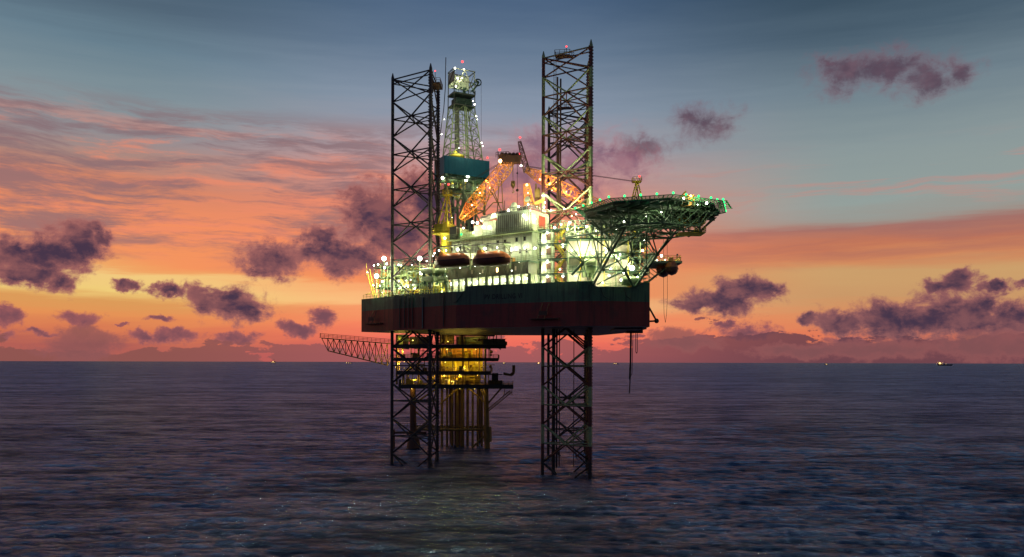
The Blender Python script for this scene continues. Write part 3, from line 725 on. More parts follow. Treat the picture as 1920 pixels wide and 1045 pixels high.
# starboard boats
s1 = P(1243, 507, 190); s2 = P(1259, 503, 184)
sd = Vector((.25, .97, 0)).normalized()
lifeboat(s1, sd, 8, 'ochre lit lifeboat under the far right platform, nearer the hull', 'starboard lifeboats')
lifeboat(s2, sd, 6.5, 'dark brown lifeboat at the outer end of the far right platform', 'starboard lifeboats')
sp_ = thing('boat_platform', 'pale green platform hung over the right side of the hull above two lifeboats', 'platform', (33, 188, ZD))
m = MB(); a = P(1222, 498, 188); b = P(1270, 496, 186)
m.box(a.x-1, b.x+.3, 182, 193, a.z-.2, a.z+.35); m.build('platform_deck', M['lgreen'], sp_)
m = MB(); m.rail([(a.x, 182.2, a.z+.35), (b.x, 182.2, a.z+.35), (b.x, 192.8, a.z+.35)], 1.2, 1, .06, 3); m.build('handrail', M['yellow'], sp_)
m = MB(); 
for yy in (183, 187.5, 192): m.beam((31.2, yy, 44), (b.x-2, yy, a.z-.2), .22); m.beam((31.2, yy, a.z-.2), (35, yy, 46.5), .15)
m.build('bracket', M['lgreen'], sp_)
m = MB(); m.box(32.5, 34.5, 184, 190, a.z+.35, a.z+2.6); m.build('cabin', M['white'], sp_)
for px, py in ((1247, 487), (1232, 489), (1240, 480)): lamp(sp_, P(px, py, 184), 60, 'w', .28)
m = MB(); c = P(1270, 478, 186); m.tube((c.x, 186, a.z), c, .06); m.ball(c, .25); m.build('windsock_pole', M['black'], sp_)
m = MB()
for px, D in ((1244, 184), (1251, 184)): m.path([P(px, 448, D), P(px+.3, 560, D), P(px+(1.2 if px < 1248 else -1.2), 590, D), P(1247.6, 605, D)], .045, 4)
m.build('tag_line', M['black'], sp_)

# ------------------------------------------------------------ white jacking house round the bow leg and upper pipe deck
jh = thing('jacking_house', 'cream floodlit wall block under the helideck, round the bow leg', 'deckhouse', (19, 178, ZD))
m = MB(); m.box(PX(1064, 170), PX(1182, 170), 170, 187, ZD+.004, 52.6)
for i in range(16): m.box(12.6+i*.85, 12.68+i*.85, 169.95, 170, 43, 52.4)
m.build('wall', M['cream'], jh)
m = MB(); m.box(PX(1062, 168), PX(1215, 168), 167.6, 188, 52.6, 52.9); m.rail([(12, 167.7, 52.9), (29.3, 167.7, 52.9)], 1.1, 1, .05, 3); m.build('roof_deck', M['dkgreen'], jh)
m = MB()
for px in (1096, 1103, 1110): m.tube(P(px, 480, 168.8), P(px, 520, 168.8), .5, n=10)
m.capsule(P(1098, 494, 168.6), P(1116, 494, 168.6), 1.0); m.capsule(P(1098, 505, 168.6), P(1116, 505, 168.6), .9)
m.build('storage_bottles', M['lgreen'], jh)
for z, mt in ((45.6, 'green'), (48.8, 'green')):
    m = MB(); m.box(12.3, 27.5, 168.2, 169.9, z, z+.15); m.rail([(12.3, 168.3, z+.15), (27.5, 168.3, z+.15)], 1.1, .9, .05, 3); m.build('gallery', M[mt], jh)
for i in range(7):
    m = MB(); x = 12.2+i*2.6; m.tube((x, 168.2, ZD), (x, 168.2, 52.6), .11); m.build('post', M['yellow' if i % 2 else 'lgreen'], jh)
for px, py, pw in ((1094, 470, 240), (1112, 474, 90), (1135, 465, 70), (1160, 485, 80), (1050, 505, 60), (1130, 530, 100), (1072, 470, 60), (1145, 505, 90), (1080, 518, 80), (1165, 525, 70)):
    lamp(jh, P(px, py, 167.4), pw, 'w', .26)
# things right of the block
rm = thing('mud_module', 'open framed module of pipes and pale tanks behind the helideck struts', 'machinery module', (28, 175, ZD))
def module(par, fr, a0, a1, b0, b1, zs, mats, seed, dens=1.0, posts=3.0):
    rr = random.Random(seed)
    for k, z in enumerate(zs[1:]):
        m = MB(); fr.box(m, a0, a1, b0, b1, z-.12, z); m.rail([fr(a0, b0, z), fr(a1, b0, z), fr(a1, b1, z)], 1.1, 1.1, .05, 3)
        m.rail([fr(a0, b0, z), fr(a0, b1, z)], 1.1, 1.1, .05, 3); m.build('deck', M[mats[k % len(mats)]], par)
    na = max(1, int((a1-a0)/posts))
    m = MB()
    for i in range(na+1):
        for b in (b0+.1, b1-.1):
            a = a0+.1+(a1-a0-.2)*i/na; m.beam(fr(a, b, zs[0]), fr(a, b, zs[-1]+.9*(i % 2)), .18)
            if i < na and b < b0+1: m.tube(fr(a, b, zs[i % (len(zs)-1)]), fr(a+(a1-a0)/na, b, zs[i % (len(zs)-1)+1]), .08, n=5)
    m.build('frame', M['lgreen'], par)
    for kind in ('pipework', 'valves', 'cabinets'):
        for mt in ({'pipework': ('steel', 'yellow', 'lgreen'), 'valves': ('yellow', 'green'), 'cabinets': ('white', 'lgreen', 'orange')}[kind]):
            m = MB()
            for k in range(len(zs)-1):
                z0, z1 = zs[k], zs[k+1]
                for _ in range(int((a1-a0)*dens*(1.1 if kind == 'pipework' else .6))):
                    a = rr.uniform(a0, a1); b = rr.uniform(b0+.2, b1-.3)**1.0; z = rr.uniform(z0+.2, z1-.3)
                    if kind == 'pipework':
                        q = rr.random()
                        if q < .45: m.tube(fr(a, b, z), fr(min(a1, a+rr.uniform(1, 5)), b, z), rr.uniform(.06, .16), n=6)
                        elif q < .85: m.tube(fr(a, b, z0), fr(a, b, z1-.2), rr.uniform(.06, .18), n=6)
                        else: m.tube(fr(a, b, z), fr(a, min(b1, b+2), z), .1, n=6)
                    elif kind == 'valves':
                        c = fr(a, b, z); m.ball(c, rr.uniform(.18, .34), 7, 4); m.tube(c, c+Vector((0, 0, .6)), .07)
                    else:
                        w = rr.uniform(.4, 1.3); h = rr.uniform(.5, min(2, z1-z0-.4)); fr.box(m, a, a+w, b, b+w*.8, z0, z0+h)
            m.build(kind, M[mt], par)
FM = Fr((22.5, 168.8), 4)
module(rm, FM, 0, 7.6, 0, 9, [ZD, 45.4, 48.6, 51.9], ['green'], 5, 1.4)
for px, py, pw in ((1185, 503, 420), (1170, 512, 70), (1178, 497, 60), (1195, 520, 70), (1150, 478, 70), (1137, 473, 50), (1205, 470, 60), (1208, 450, 80), (1163, 477, 60), (1142, 517, 70)):
    lamp(rm, P(px, py, 167.6), pw, 'w', .55 if pw > 300 else .24)
m = MB(); m.capsule((24, 167.9, 43.6), (27.5, 168.1, 43.6), 1.0); m.build('tank', M['lgreen'], rm)
# upper frames between the quarters and the helideck (px 1035-1150, y 385-440)
uf = thing('upper_pipe_deck', 'cluttered lit deck of frames and winches at the foot of the bow leg', 'machinery deck', (16, 178, 52.9))
FU = Fr((10.5, 170.5), -6)
module(uf, FU, 0, 13, 0, 8, [52.95, 56.0], ['dkgreen'], 11, 1.4)
for px, py, k, pw in ((1040, 427, 'w', 90), (1052, 421, 'o', 60), (1068, 418, 'w', 130), (1085, 428, 'w', 150), (1072, 405, 'o', 90), (1100, 425, 'w', 90), (1064, 430, 'w', 70), (1118, 433, 'w', 70), (1146, 400, 'w', 50), (1168, 412, 'w', 50), (1135, 415, 'w', 50), (1155, 432, 'w', 50), (1205, 405, 'w', 60), (1127, 403, 'o', 40), (1058, 392, 'w', 800), (1080, 402, 'w', 700), (1022, 380, 'w', 350)):
    lamp(uf, P(px, py, 168.5), pw, k, .24)

# ------------------------------------------------------------ helideck
HC = P1+UB*28.9; ZH = 55.7; RH = 14.6
hd = thing('helideck', 'octagonal dark green helideck on a steel truss with green edge lights', 'helideck', (HC.x, HC.y, ZH))
hang = math.degrees(math.atan2(UB.y, UB.x))
def octp(r, off=22.5): return [(HC.x+r*math.cos(math.radians(hang+off+45*i)), HC.y+r*math.sin(math.radians(hang+off+45*i))) for i in range(8)]
m = MB().prism(octp(13.4), ZH-.35, ZH); m.build('landing_deck', M['dkgreen'], hd)
# joists under the deck
m = MB()
for k in range(-9, 10):
    o_ = k*1.35; hw = math.sqrt(max(0, 13.0**2-o_**2))
    a = HC+VB*o_; m.beam(a-UB*hw+Vector((0, 0, ZH-.75)), a+UB*hw+Vector((0, 0, ZH-.75)), .18, .55)
m.build('joists', M['green'], hd)
m = MB()
for k in range(-2, 3):
    o_ = k*5.0; hw = math.sqrt(max(0, 12.8**2-o_**2))
    for z, w_ in ((ZH-1.35, .3),):
        a = HC+UB*o_; m.beam(a-VB*hw+Vector((0, 0, z)), a+VB*hw+Vector((0, 0, z)), .28, .5)
m.build('girders', M['green'], hd)
# lower truss
ZT = ZH-3.9
g = []
for k in (-2, -1, 0, 1, 2):
    row = []
    hw = {0: 9.5, 1: 8.5, 2: 4.2}[abs(k)]
    for j in (-2, -1, 0, 1, 2):
        row.append(HC+UB*(k*4.6)+VB*(j*hw/2)+Vector((0, 0, ZT)))
    g.append(row)
m = MB()
for i in range(5):
    for j in range(5):
        p = g[i][j]
        if j < 4: m.tube(p, g[i][j+1], .17)
        if i < 4: m.tube(p, g[i+1][j], .17)
        if i < 4 and j < 4 and (i+j) % 2: m.tube(p, g[i+1][j+1], .12)
        for du, dv in ((2.3, 2.1), (-2.3, 2.1), (2.3, -2.1), (-2.3, -2.1)):
            q = p+UB*du+VB*dv; q.z = ZH-1.3; m.tube(p, q, .13, n=5)
        m.ball(p, .42, 7, 4)
for k in range(8):
    o8 = octp(12.6)[k]
    near_ = min((p for r_ in g for p in r_), key=lambda p: (p.x-o8[0])**2+(p.y-o8[1])**2); m.tube(near_, (*o8, ZH-1.0), .17)
m.build('under_truss', M['green'], hd)
# safety net round the rim
m = MB(); oi, oe = octp(13.45), octp(15.1)
for i in range(8):
    j = (i+1) % 8
    m.tube((*oe[i], ZH+.15), (*oe[j], ZH+.15), .09)
    n = 14
    for k in range(n):
        a = seg(oi[i], oi[j], k/n); b = seg(oe[i], oe[j], k/n); m.beam((*a, ZH-.2), (*b, ZH+.12), .10 if k % 3 else .2, .08)
    for q in (.35, .68):
        a = seg(oi[i], oe[i], q); b = seg(oi[j], oe[j], q); m.tube((*a, ZH-.1+.2*q), (*b, ZH-.1+.2*q), .05)
m.build('safety_net', M['net'], hd)
# raised green panel at the right tip
tip = P(1352, 384, 150)
m = MB()
lamp(hd, P(1345, 374, 147), 120, 'g', .2, 'edge_light')
for k in range(5): a = P(1348+k*.6, 378+k*3, 152); b = P(1362+k*2.4, 377+k*3.4, 149); m.beam(a, b, .5, .12)
m.beam(P(1347, 377, 152), P(1351, 392, 152), .2); m.beam(P(1361, 376, 149), P(1371, 391, 149), .2)
m.build('side_panel', M['net'], hd)
# edge lights
orr = octp(15.15)
for i in range(8):
    for k in range(4):
        a = seg(orr[i], orr[(i+1) % 8], k/4); lamp(hd, (*a, ZH+.45), 60, 'g', .22, 'edge_light')
for px, py, pw in ((1325, 381, 130), (1308, 384, 50), (1282, 372, 40), (1240, 398, 30), (1212, 406, 30), (1170, 416, 25)): lamp(hd, PZ(px, py, ZH-1.2 if px > 1300 else ZH-1.9), pw, 'w', .36 if pw > 100 else .2)
m = MB(); c = PZ(1289, 375, ZH+.2); m.box(c.x-1.2, c.x+1.2, c.y-.5, c.y+.8, ZH-.9, ZH+1.0); m.tube((c.x-1, c.y, ZH+1), (c.x-.4, c.y-.5, ZH+1.7), .15); m.build('fire_monitor_box', M['orange'], hd)
lamp(hd, (c.x+.4, c.y-.9, ZH+.7), 60, 'o', .25)
# access platform and stairs below the right rim
m = MB()
for z_, w_ in ((ZH-2.3, 5.0), (ZH-4.2, 7.0)):
    c = HC+VB*9.6; m.box(c.x-3.2, c.x+2.0, c.y-5.6, c.y-1.2, z_-.12, z_); m.rail([(c.x-3.2, c.y-5.6, z_), (c.x+2, c.y-5.6, z_), (c.x+2, c.y-1.2, z_)], 1.2, .7, .06, 3)
m.build('access_platform', M['yellow'], hd)
# struts down to the hull, front plane
def Dt(y): return 149.5+(y-430)/105.0*17.0
def mem(mm, x0, y0, x1, y1, r, dd=0, d0=None, d1=None): mm.tube(P(x0, y0, (d0 or Dt(y0))+dd), P(x1, y1, (d1 or Dt(y1))+dd), r, n=7)
thick = [(1110.7, 537, 1173.7, 424), (1192, 537, 1212.6, 506), (1212.6, 506, 1233, 476), (1233, 476, 1252, 450), (1187, 537, 1171, 508)]
thin = [(1132, 506, 1208, 509), (1212, 506, 1183, 478), (1171, 508, 1120, 533), (1133, 503, 1182, 478), (1148, 473, 1233, 478), (1147, 430, 1147, 471), (1127.5, 415, 1127.5, 502),
        (1150, 468, 1212, 430), (1219, 430, 1232, 475), (1210, 445, 1232, 476), (1125.5, 502, 1111, 442), (1129, 438, 1144, 472), (1171, 508, 1186, 478), (1212, 431, 1212, 506), (1252, 450, 1270, 431),
        (1171, 508, 1145, 472), (1186, 478, 1176, 428), (1104, 440, 1147, 472), (1176, 426, 1147, 430), (1186, 478, 1205, 440), (1233, 477, 1262, 444)]
m = MB()
for a in thick: mem(m, *a, .27)
for px, py in ((1132, 506), (1212.6, 507), (1233, 477), (1171, 508), (1186, 478), (1148, 472)): m.ball(P(px, py, Dt(py)), .4, 8, 5)
m.build('main_struts', M['green'], hd)
m = MB()
for a in thin: mem(m, *a, .13)
m.build('bracing', M['green'], hd)
m = MB()
for a in thick[:3]: mem(m, a[0]-8, a[1], a[2]-6, a[3], .2, 5)
for a in thin[:10]: mem(m, a[0]-9, a[1]+2, a[2]-4, a[3]+3, .10, 6)
# star of slim struts at the left
for q in ((1060, 446), (1079, 438), (1111, 436), (1135, 470), (1105, 534), (1081, 534), (1132, 505), (1062, 470)):
    m.tube(P(1093, 493, 165), P(q[0], q[1], 166 if q[1] > 440 else 160), .12, n=6)
m.ball(P(1093, 493, 165), .4)
m.tube(P(1060, 446, 166), P(1150, 432, 152), .2); m.tube(P(1093, 493, 165), P(1072, 516, 166), .3)
# ties from the truss back to the leg house
for px in (1090, 1120, 1150, 1180, 1205): m.tube(P(px, 420, 154), P(px-8, 436, 168), .14); m.tube(P(px, 418, 152), P(px+16, 438, 166), .1)
m.build('rear_bracing', M['green'], hd)
# people standing at the helideck edge
def person(px, label, pose, suit='coverall', D=148.5, z=ZH):
    x = PX(px, D); t = thing('person', label, 'person', (x, D, z), 'crew on the rig')
    me = bpy.data.meshes.new('body'); a = pose
    V = [(0, 0, .95), (0, 0, 1.2), (0, 0, 1.42), (0, 0, 1.53), (0, -.02, 1.68), (.1, 0, .9), (.13, .02*a, .5), (.14, 0, .08), (.15, -.14, .03), (-.1, 0, .9), (-.13, -.05*a, .5), (-.16, 0, .08), (-.17, -.14, .03),
         (.2, 0, 1.4), (.29, .02, 1.12), (.3, -.18*a, .9), (-.2, 0, 1.4), (-.28, 0, 1.12), (-.22, -.2, .98)]
    E = [(0, 1), (1, 2), (2, 3), (3, 4), (0, 5), (5, 6), (6, 7), (7, 8), (0, 9), (9, 10), (10, 11), (11, 12), (2, 13), (13, 14), (14, 15), (2, 16), (16, 17), (17, 18)]
    rad = [.15, .15, .15, .065, .11, .11, .075, .06, .045, .11, .075, .06, .045, .07, .05, .04, .07, .05, .04]
    me.from_pydata(V, E, []); o = bpy.data.objects.new('body', me); COL.objects.link(o); o.parent = t
    me.materials.append(M[suit])
    md = o.modifiers.new('skin', 'SKIN'); 
    for i, r_ in enumerate(rad): me.skin_vertices[0].data[i].radius = (r_, r_*.8)
    me.skin_vertices[0].data[0].use_root = True
    o.modifiers.new('sub', 'SUBSURF').levels = 1
    h = MB(); h.ball((x, D-.02, z+1.74), .14, 10, 6, (1, 1, .9)); h.build('hard_hat', M['yellow'], t)
    f = MB(); f.ball((x, D-.07, z+1.66), .085, 8, 6); f.build('face', M['skin'], t)
person(1258.5, 'left of two crew in orange coveralls standing on the helideck edge', 1)
person(1264, 'right of two crew on the helideck edge, in darker work clothes', -1, 'rust')

# ------------------------------------------------------------ port deck machinery around the left leg
pm = thing('pipe_module', 'tangle of pipes, pumps and yellow rails on the low left end of the deck', 'machinery module', (-28, 198, ZD))
FP = Fr((-36.8, 204.2), -42)
module(pm, FP, 0.5, 11.5, 0, 9, [ZD, 45.2, 48.0, 50.6], ['green', 'lgreen'], 21, 2.2, 2.4)
lm = thing('pump_module', 'open decks of pumps and pipes between the left leg and the lifeboats', 'machinery module', (-20, 190, ZD))
FQ = Fr((-27.6, 193.8), -36)
module(lm, FQ, 0.3, 13.5, .3, 7, [ZD, 45.4, 48.6], ['green', 'lgreen'], 22, 2.0, 2.6)
for px, py, pw, r in ((720, 485, 1900, .55), (787, 485, 1500, .55), (706, 518, 1300, .55), (790, 512, 200, .45), (793, 523, 120, .4), (819, 533, 60, .32)):
    c = P(px, py, 190 if px > 740 else 197); par = lm if px > 740 else pm
    m = MB(); m.tube((c.x, c.y+.4, ZD), c+Vector((0, .4, 0)), .09); m.box(c.x-.5, c.x+.5, c.y+.2, c.y+.7, c.z-.4, c.z+.4); m.build('light_mast', M['lgreen'], par)
    lamp(par, c, pw, 'w', r)
for px, py, pw, r in ((712, 536, 60, .3), (721, 502, 60, .35), (725, 495, 50, .3), (717, 528, 60, .3), (701, 498, 20, .22), (709, 496, 20, .22), (689, 511, 30, .25), (742, 527, 25, .18), (748, 527, 25, .18),
                     (759, 538, 40, .25), (765, 538, 30, .2), (700, 535, 40, .25), (747, 497, 40, .25), (752, 498, 25, .2), (762, 526, 25, .16), (770, 525, 25, .16), (748, 541, 30, .2), (776, 541, 30, .2), (717, 549, 40, .2)):
    lamp(pm, P(px, py, 196.5), pw*1.7, 'w', r*.8)
for px, py, pw, r in ((772, 497, 40, .2), (800, 490, 40, .2), (830, 512, 50, .3), (815, 475, 60, .35), (823, 470, 60, .35), (812, 480, 40, .3), (778, 541, 30, .2), (800, 505, 20, .15), (829, 545, 30, .2)):
    lamp(lm, P(px, py, 187), pw*1.5, 'w', r*.8)
for i, (pa_, pb_, y_) in enumerate(((792, 812, 509), (815, 838, 509), (794, 814, 524), (817, 838, 524))):
    t = thing('storage_tank', ['upper left of four pale lying tanks beside the left leg', 'upper right of four pale lying tanks, under the left lifeboat', 'lower left of four pale lying tanks beside the left leg', 'lower right of four pale lying tanks, under the left lifeboat'][i], 'tank', P((pa_+pb_)/2, y_, 187), 'pale lying tanks beside the left leg')
    m = MB(); m.capsule(P(pa_, y_, 188), P(pb_, y_-1.5, 185.5), .72, 14); m.build('vessel', M['lgreen'], t)
    m = MB(); q = P(pa_+3, y_, 187.6); m.box(q.x-.2, q.x+.2, q.y-.7, q.y+.7, q.z-1.3, q.z-.5); q = P(pb_-3, y_, 186); m.box(q.x-.2, q.x+.2, q.y-.7, q.y+.7, q.z-1.3, q.z-.5); m.build('saddle', M['green'], t)
# slim boom of the burner at the far left deck corner
bb = thing('flagstaff_frame', 'slim yellow frame with a short mast leaning out at the left end of the deck', 'mast', P(693, 560, 199))
m = MB(); m.tube(P(700, 556, 199), P(689, 514, 199), .12); m.tube(P(704, 556, 199), P(693, 505, 199), .1); m.tube(P(688, 520, 199), P(687, 495, 199), .06)
for k in range(6): m.tube(P(698-k*1.8, 550-k*7, 199), P(702-k*1.8, 546-k*7, 199), .05)
m.tube(P(697, 550, 199), P(686, 552, 199), .07); m.build('frame', M['yellow'], bb)

# ------------------------------------------------------------ cranes
def crane(name, label, base, zb, zc, dirv, tip, aframe, wbase=2.4, cab=True, mats=('yellow', 'orange'), bays=9, pivot=None):
    t = thing('pedestal_crane', label, 'crane', (base.x, base.y, zb), 'pedestal cranes')
    m = MB(); m.tube((base.x, base.y, zb), (base.x, base.y, zc-1.5), 1.3, n=14); m.tube((base.x, base.y, zc-1.5), (base.x, base.y, zc), 1.3, 2.0, n=14); m.build('pedestal', M[mats[0]], t)
    d = Vector((dirv.x, dirv.y, 0)).normalized(); s_ = Vector((-d.y, d.x, 0)); c = Vector((base.x, base.y, zc)); u3 = Vector((0, 0, 1))
    m = MB(); f_ = Fr(base.xy, math.degrees(math.atan2(d.y, d.x))); f_.box(m, -2.6, 1.6, -1.5, 1.5, zc, zc+2.2); f_.box(m, -2.9, 1.9, -2.2, 2.2, zc-.25, zc)
    m.rail([f_(-2.8, -2.1, zc), f_(1.8, -2.1, zc), f_(1.8, 2.1, zc), f_(-2.8, 2.1, zc)], 1.1, .9, .05, closed=True); m.build('machinery_house', M[mats[0]], t)
    m = MB(); f_.box(m, .4, 1.7, -2.3, -1.5, zc+.3, zc+2.4); m.build('cab', M['yellow'], t)
    top = Vector(aframe)
    m = MB()
    for sg in (-1, 1):
        for a_ in (1.3, -2.3): m.tube(f_(a_, sg*1.4, zc), top+s_*sg*.55, .17)
        for k in (.3, .55, .8): m.tube(f_(1.3, sg*1.4, zc).lerp(top+s_*sg*.55, k), f_(-2.3, sg*1.4, zc).lerp(top+s_*sg*.55, k), .09)
    for k in (.3, .55, .8, 1): m.tube(f_(1.3, -1.4, zc).lerp(top-s_*.55, k), f_(1.3, 1.4, zc).lerp(top+s_*.55, k), .09)
    m.box(top.x-1.1, top.x+1.1, top.y-1, top.y+1, top.z-.15, top.z+.05)
    m.rail([top+Vector((-1.1, -1, 0)), top+Vector((1.1, -1, 0)), top+Vector((1.1, 1, 0)), top+Vector((-1.1, 1, 0))], 1.0, .8, .05, closed=True)
    m.build('gantry', M['yellow'], t)
    pv = pivot if pivot is not None else f_(1.9, 0, zc+.6)
    # boom: tapered foot, parallel middle, tapered head
    ax = (tip-pv); ln = ax.length; q1 = pv.lerp(tip, .2); q2 = pv.lerp(tip, .85)
    m = MB(); m.lattice(pv, q1, wbase*.9, wbase, 4, .12, .075, h0=.5, h1=wbase*.95); m.lattice(q1, q2, wbase, wbase*.9, bays, .12, .075, h0=wbase*.95, h1=wbase*.85); m.lattice(q2, tip, wbase*.9, 1.1, 4, .11, .07, h0=wbase*.85, h1=.8)
    m.build('boom', M[mats[1]], t)
    m = MB()
    for sg in (-.4, 0, .4): m.tube(top+s_*sg, tip+s_*sg+u3*.8, .035, n=4)
    m.build('stay_wires', M['black'], t)
    return t, s_
# port crane: foot near px 862,412; head near px 965,288
c1b = Vector((PX(836, 190), 190, 0)); tip1 = P(962, 298, 182); pv1 = P(866, 412, 186)
cr1, s_ = crane('crane', 'yellow crane by the left leg with an orange-lit boom rising to the right', c1b, ZD, P(838, 438, 190).z, tip1-c1b, tip1, P(839, 366, 190), 2.9, pivot=pv1)
m = MB(); m.tube(P(838, 366, 190), P(838, 350, 190), .07); m.build('mast', M['yellow'], cr1); lamp(cr1, P(841, 346, 190), 8, 'r', .26, 'beacon')
m = MB(); h = P(962, 298, 182)
m.box(h.x-3.4, h.x+1.8, h.y-1.1, h.y+1.1, h.z-1.0, h.z+.6)
for k in range(5): m.ball(h+Vector((-2.6+k*.9, -.4, .9)), .5, 8, 5)
m.rail([h+Vector((-4, -1.2, 0)), h+Vector((-1, -1.2, .2))], 1.2, .6, .06); m.tube(h+Vector((-3.6, 0, 0)), h+Vector((-3.6, 0, 1.8)), .07)
m.build('boom_head', M['rust'], cr1)
lamp(cr1, P(937, 281, 182), 8, 'r', .28, 'beacon'); lamp(cr1, P(938, 302, 181), 160, 'o', .42)
for px, py in ((930, 315), (915, 342), (900, 362), (885, 385), (872, 405), (918, 352)): lamp(cr1, P(px, py, 183), 70, 'o', .16)
m = MB(); hk = P(962, 340, 182); m.tube(P(962, 300, 182), hk, .05); m.tube(P(960.6, 300, 182), hk, .05); m.tube(hk, hk-Vector((0, 0, 1.1)), .5, .55, n=10); m.tube(hk-Vector((0, 0, 1.1)), hk-Vector((0, 0, 1.7)), .5, .15, n=10)
m.path([hk-Vector((0, 0, 1.6)), hk-Vector((0, 0, 2.2)), hk-Vector((-.3, 0, 2.5)), hk-Vector((0, 0, 2.8)), hk-Vector((.25, 0, 2.5))], .09); m.build('hook_block', M['brass'], cr1)
m = MB(); m.tube(P(970, 300, 182), P(970, 386, 178), .05, n=4); m.ball(P(970, 325, 181), .22); m.ball(P(970, 357, 180), .35); m.build('whip_line', M['black'], cr1)
m = MB()   # boom rest: trestle under the boom
for a, b in (((922, 352), (905, 402)), ((924, 352), (942, 402)), ((940, 335), (944, 402)), ((936, 338), (932, 402)), ((922, 360), (944, 402)), ((925, 380), (942, 380)), ((905, 402), (925, 380))): m.tube(P(*a, 183), P(*b, 183), .12)
m.build('boom_rest', M['brass'], cr1)
# starboard crane behind the helideck
c2b = Vector((PX(1190, 196), 196, 0)); tip2 = P(986, 318, 190)
cr2, s_ = crane('crane', 'crane behind the helideck, its lit boom passing behind the bow leg', c2b, ZD, P(1190, 400, 196).z, tip2-c2b, tip2, P(1194, 341, 196), 2.8, pivot=P(1160, 408, 193), bays=10)
m = MB(); m.tube(P(1199, 341, 196), P(1199, 334, 196), .07); m.build('mast', M['yellow'], cr2); lamp(cr2, P(1199, 331, 196), 8, 'r', .26, 'beacon')
m = MB(); m.lattice(P(988, 322, 190), P(974, 266, 190), 1.5, .7, 8, .1, .07, up=Vector((0, 1, 0))); m.build('fly_jib', M['rust'], cr2)
lamp(cr2, P(975, 258, 190), 8, 'r', .26, 'beacon'); lamp(cr2, P(973, 289, 189), 8, 'r', .24, 'beacon'); lamp(cr2, P(977, 311, 188), 120, 'w', .36)
for px, py in ((1017, 325), (1044, 342), (1012, 337), (1030, 345), (1035, 357), (1062, 360), (1085, 372)): lamp(cr2, P(px, py, 189.2), 110, 'o', .2)
# small middle crane above the quarters
c3b = Vector((PX(1005, 181), 181, 0)); tip3 = P(987, 344, 178)
t3 = thing('deck_crane', 'small knuckle crane with orange arm on the roof of the living quarters', 'crane', (c3b.x, 181, 59))
m = MB(); m.lattice(P(992, 384, 179), P(987, 346, 179), 2.2, 1.3, 6, .13, .07, up=Vector((0, 1, 0))); m.build('boom', M['orange'], t3)
m = MB(); m.beam(P(1002, 383, 178), P(1020, 375, 178), .7, .7); m.build('knuckle_arm', M['orange'], t3)
m = MB(); m.tube(P(1005, 392, 181), P(1005, 345, 181), .22); m.tube(P(1010, 392, 181), P(1010, 352, 181), .22); m.box(c3b.x-.4, c3b.x+.9, 180, 182, P(1005, 372, 181).z, P(1005, 356, 181).z); m.build('mast', M['brass'], t3)
for px, py, k in ((1017, 367, 'w'), (1021, 367, 'w'), (988, 347, 'o'), (990, 362, 'o'), (992, 374, 'o')): lamp(t3, P(px, py, 177.5), 24, k, .24)

# ------------------------------------------------------------ cantilever, substructure, derrick
FD = Fr((PX(832, 232), 232), 27)
dk = thing('drilling_derrick', 'tall lit drilling derrick above a teal windwall box', 'derrick', (FD.o.x, FD.o.y, 58))
z0, z1 = 82.6, 87.9
m = MB()
for a0, a1, b0, b1 in ((0, 15, 0, .2), (0, 15, 8.0, 8.2), (0, .2, .2, 8.0), (14.8, 15, .2, 8.0)): FD.box(m, a0, a1, b0, b1, z0, z1)
for i in range(15): FD.box(m, .5+i, .62+i, -.08, 0, z0, z1)
m.build('windwall', M['teal'], dk)
m = MB(); FD.box(m, .2, 14.8, .2, 8, z0+.3, z0+.6)
for i in range(8):
    m.beam(FD(i*2.1+.2, 0, z0-.3), FD(i*2.1+.2, 8.2, z0-.3), .3, .6)
for b in (.2, 8): m.beam(FD(0, b, z0-.9), FD(15, b, z0-.9), .4, .6)
m.build('drill_floor', M['green'], dk)
m = MB()
cols = [(1.2, .6), (6.5, .6), (13.6, .6), (1.2, 7.4), (7.5, 7.4), (13.6, 7.4)]
for a, b in cols: m.tube(FD(a, b, z0-.6), FD(a, b, 56), .38, n=8)
for zc in (77.5, 72.5, 67, 62):
    m.tube(FD(1.2, .6, zc), FD(13.6, .6, zc), .2); m.tube(FD(1.2, 7.4, zc), FD(13.6, 7.4, zc), .2); m.tube(FD(1.2, .6, zc), FD(1.2, 7.4, zc), .2); m.tube(FD(13.6, .6, zc), FD(13.6, 7.4, zc), .2)
for b in (.6, 7.4):
    for (a0, a1) in ((1.2, 6.5), (6.5, 13.6)):
        m.tube(FD(a0, b, 77.5), FD(a1, b, 67), .22); m.tube(FD(a1, b, 77.5), FD(a0, b, 67), .22); m.tube(FD(a0, b, 67), FD(a1, b, 58), .2)
m.tube(FD(6.8, .4, 77), FD(3.6, .4, 60), .45, n=8); m.tube(FD(6.8, .4, 77), FD(9.6, .4, 60), .45, n=8)
m.build('substructure', M['lgreen'], dk)
m = MB()
for a, b, r in ((9.2, 3, .9), (10.8, 4, .6), (4.5, 4, .5)): m.tube(FD(a, b, 81), FD(a, b, 60), r, n=10)
m.build('riser_duct', M['grey'], dk)
module(dk, FD, 1, 13, 1, 7, [76.5, 78.6, z0-1.2], ['green'], 31, 1.2)
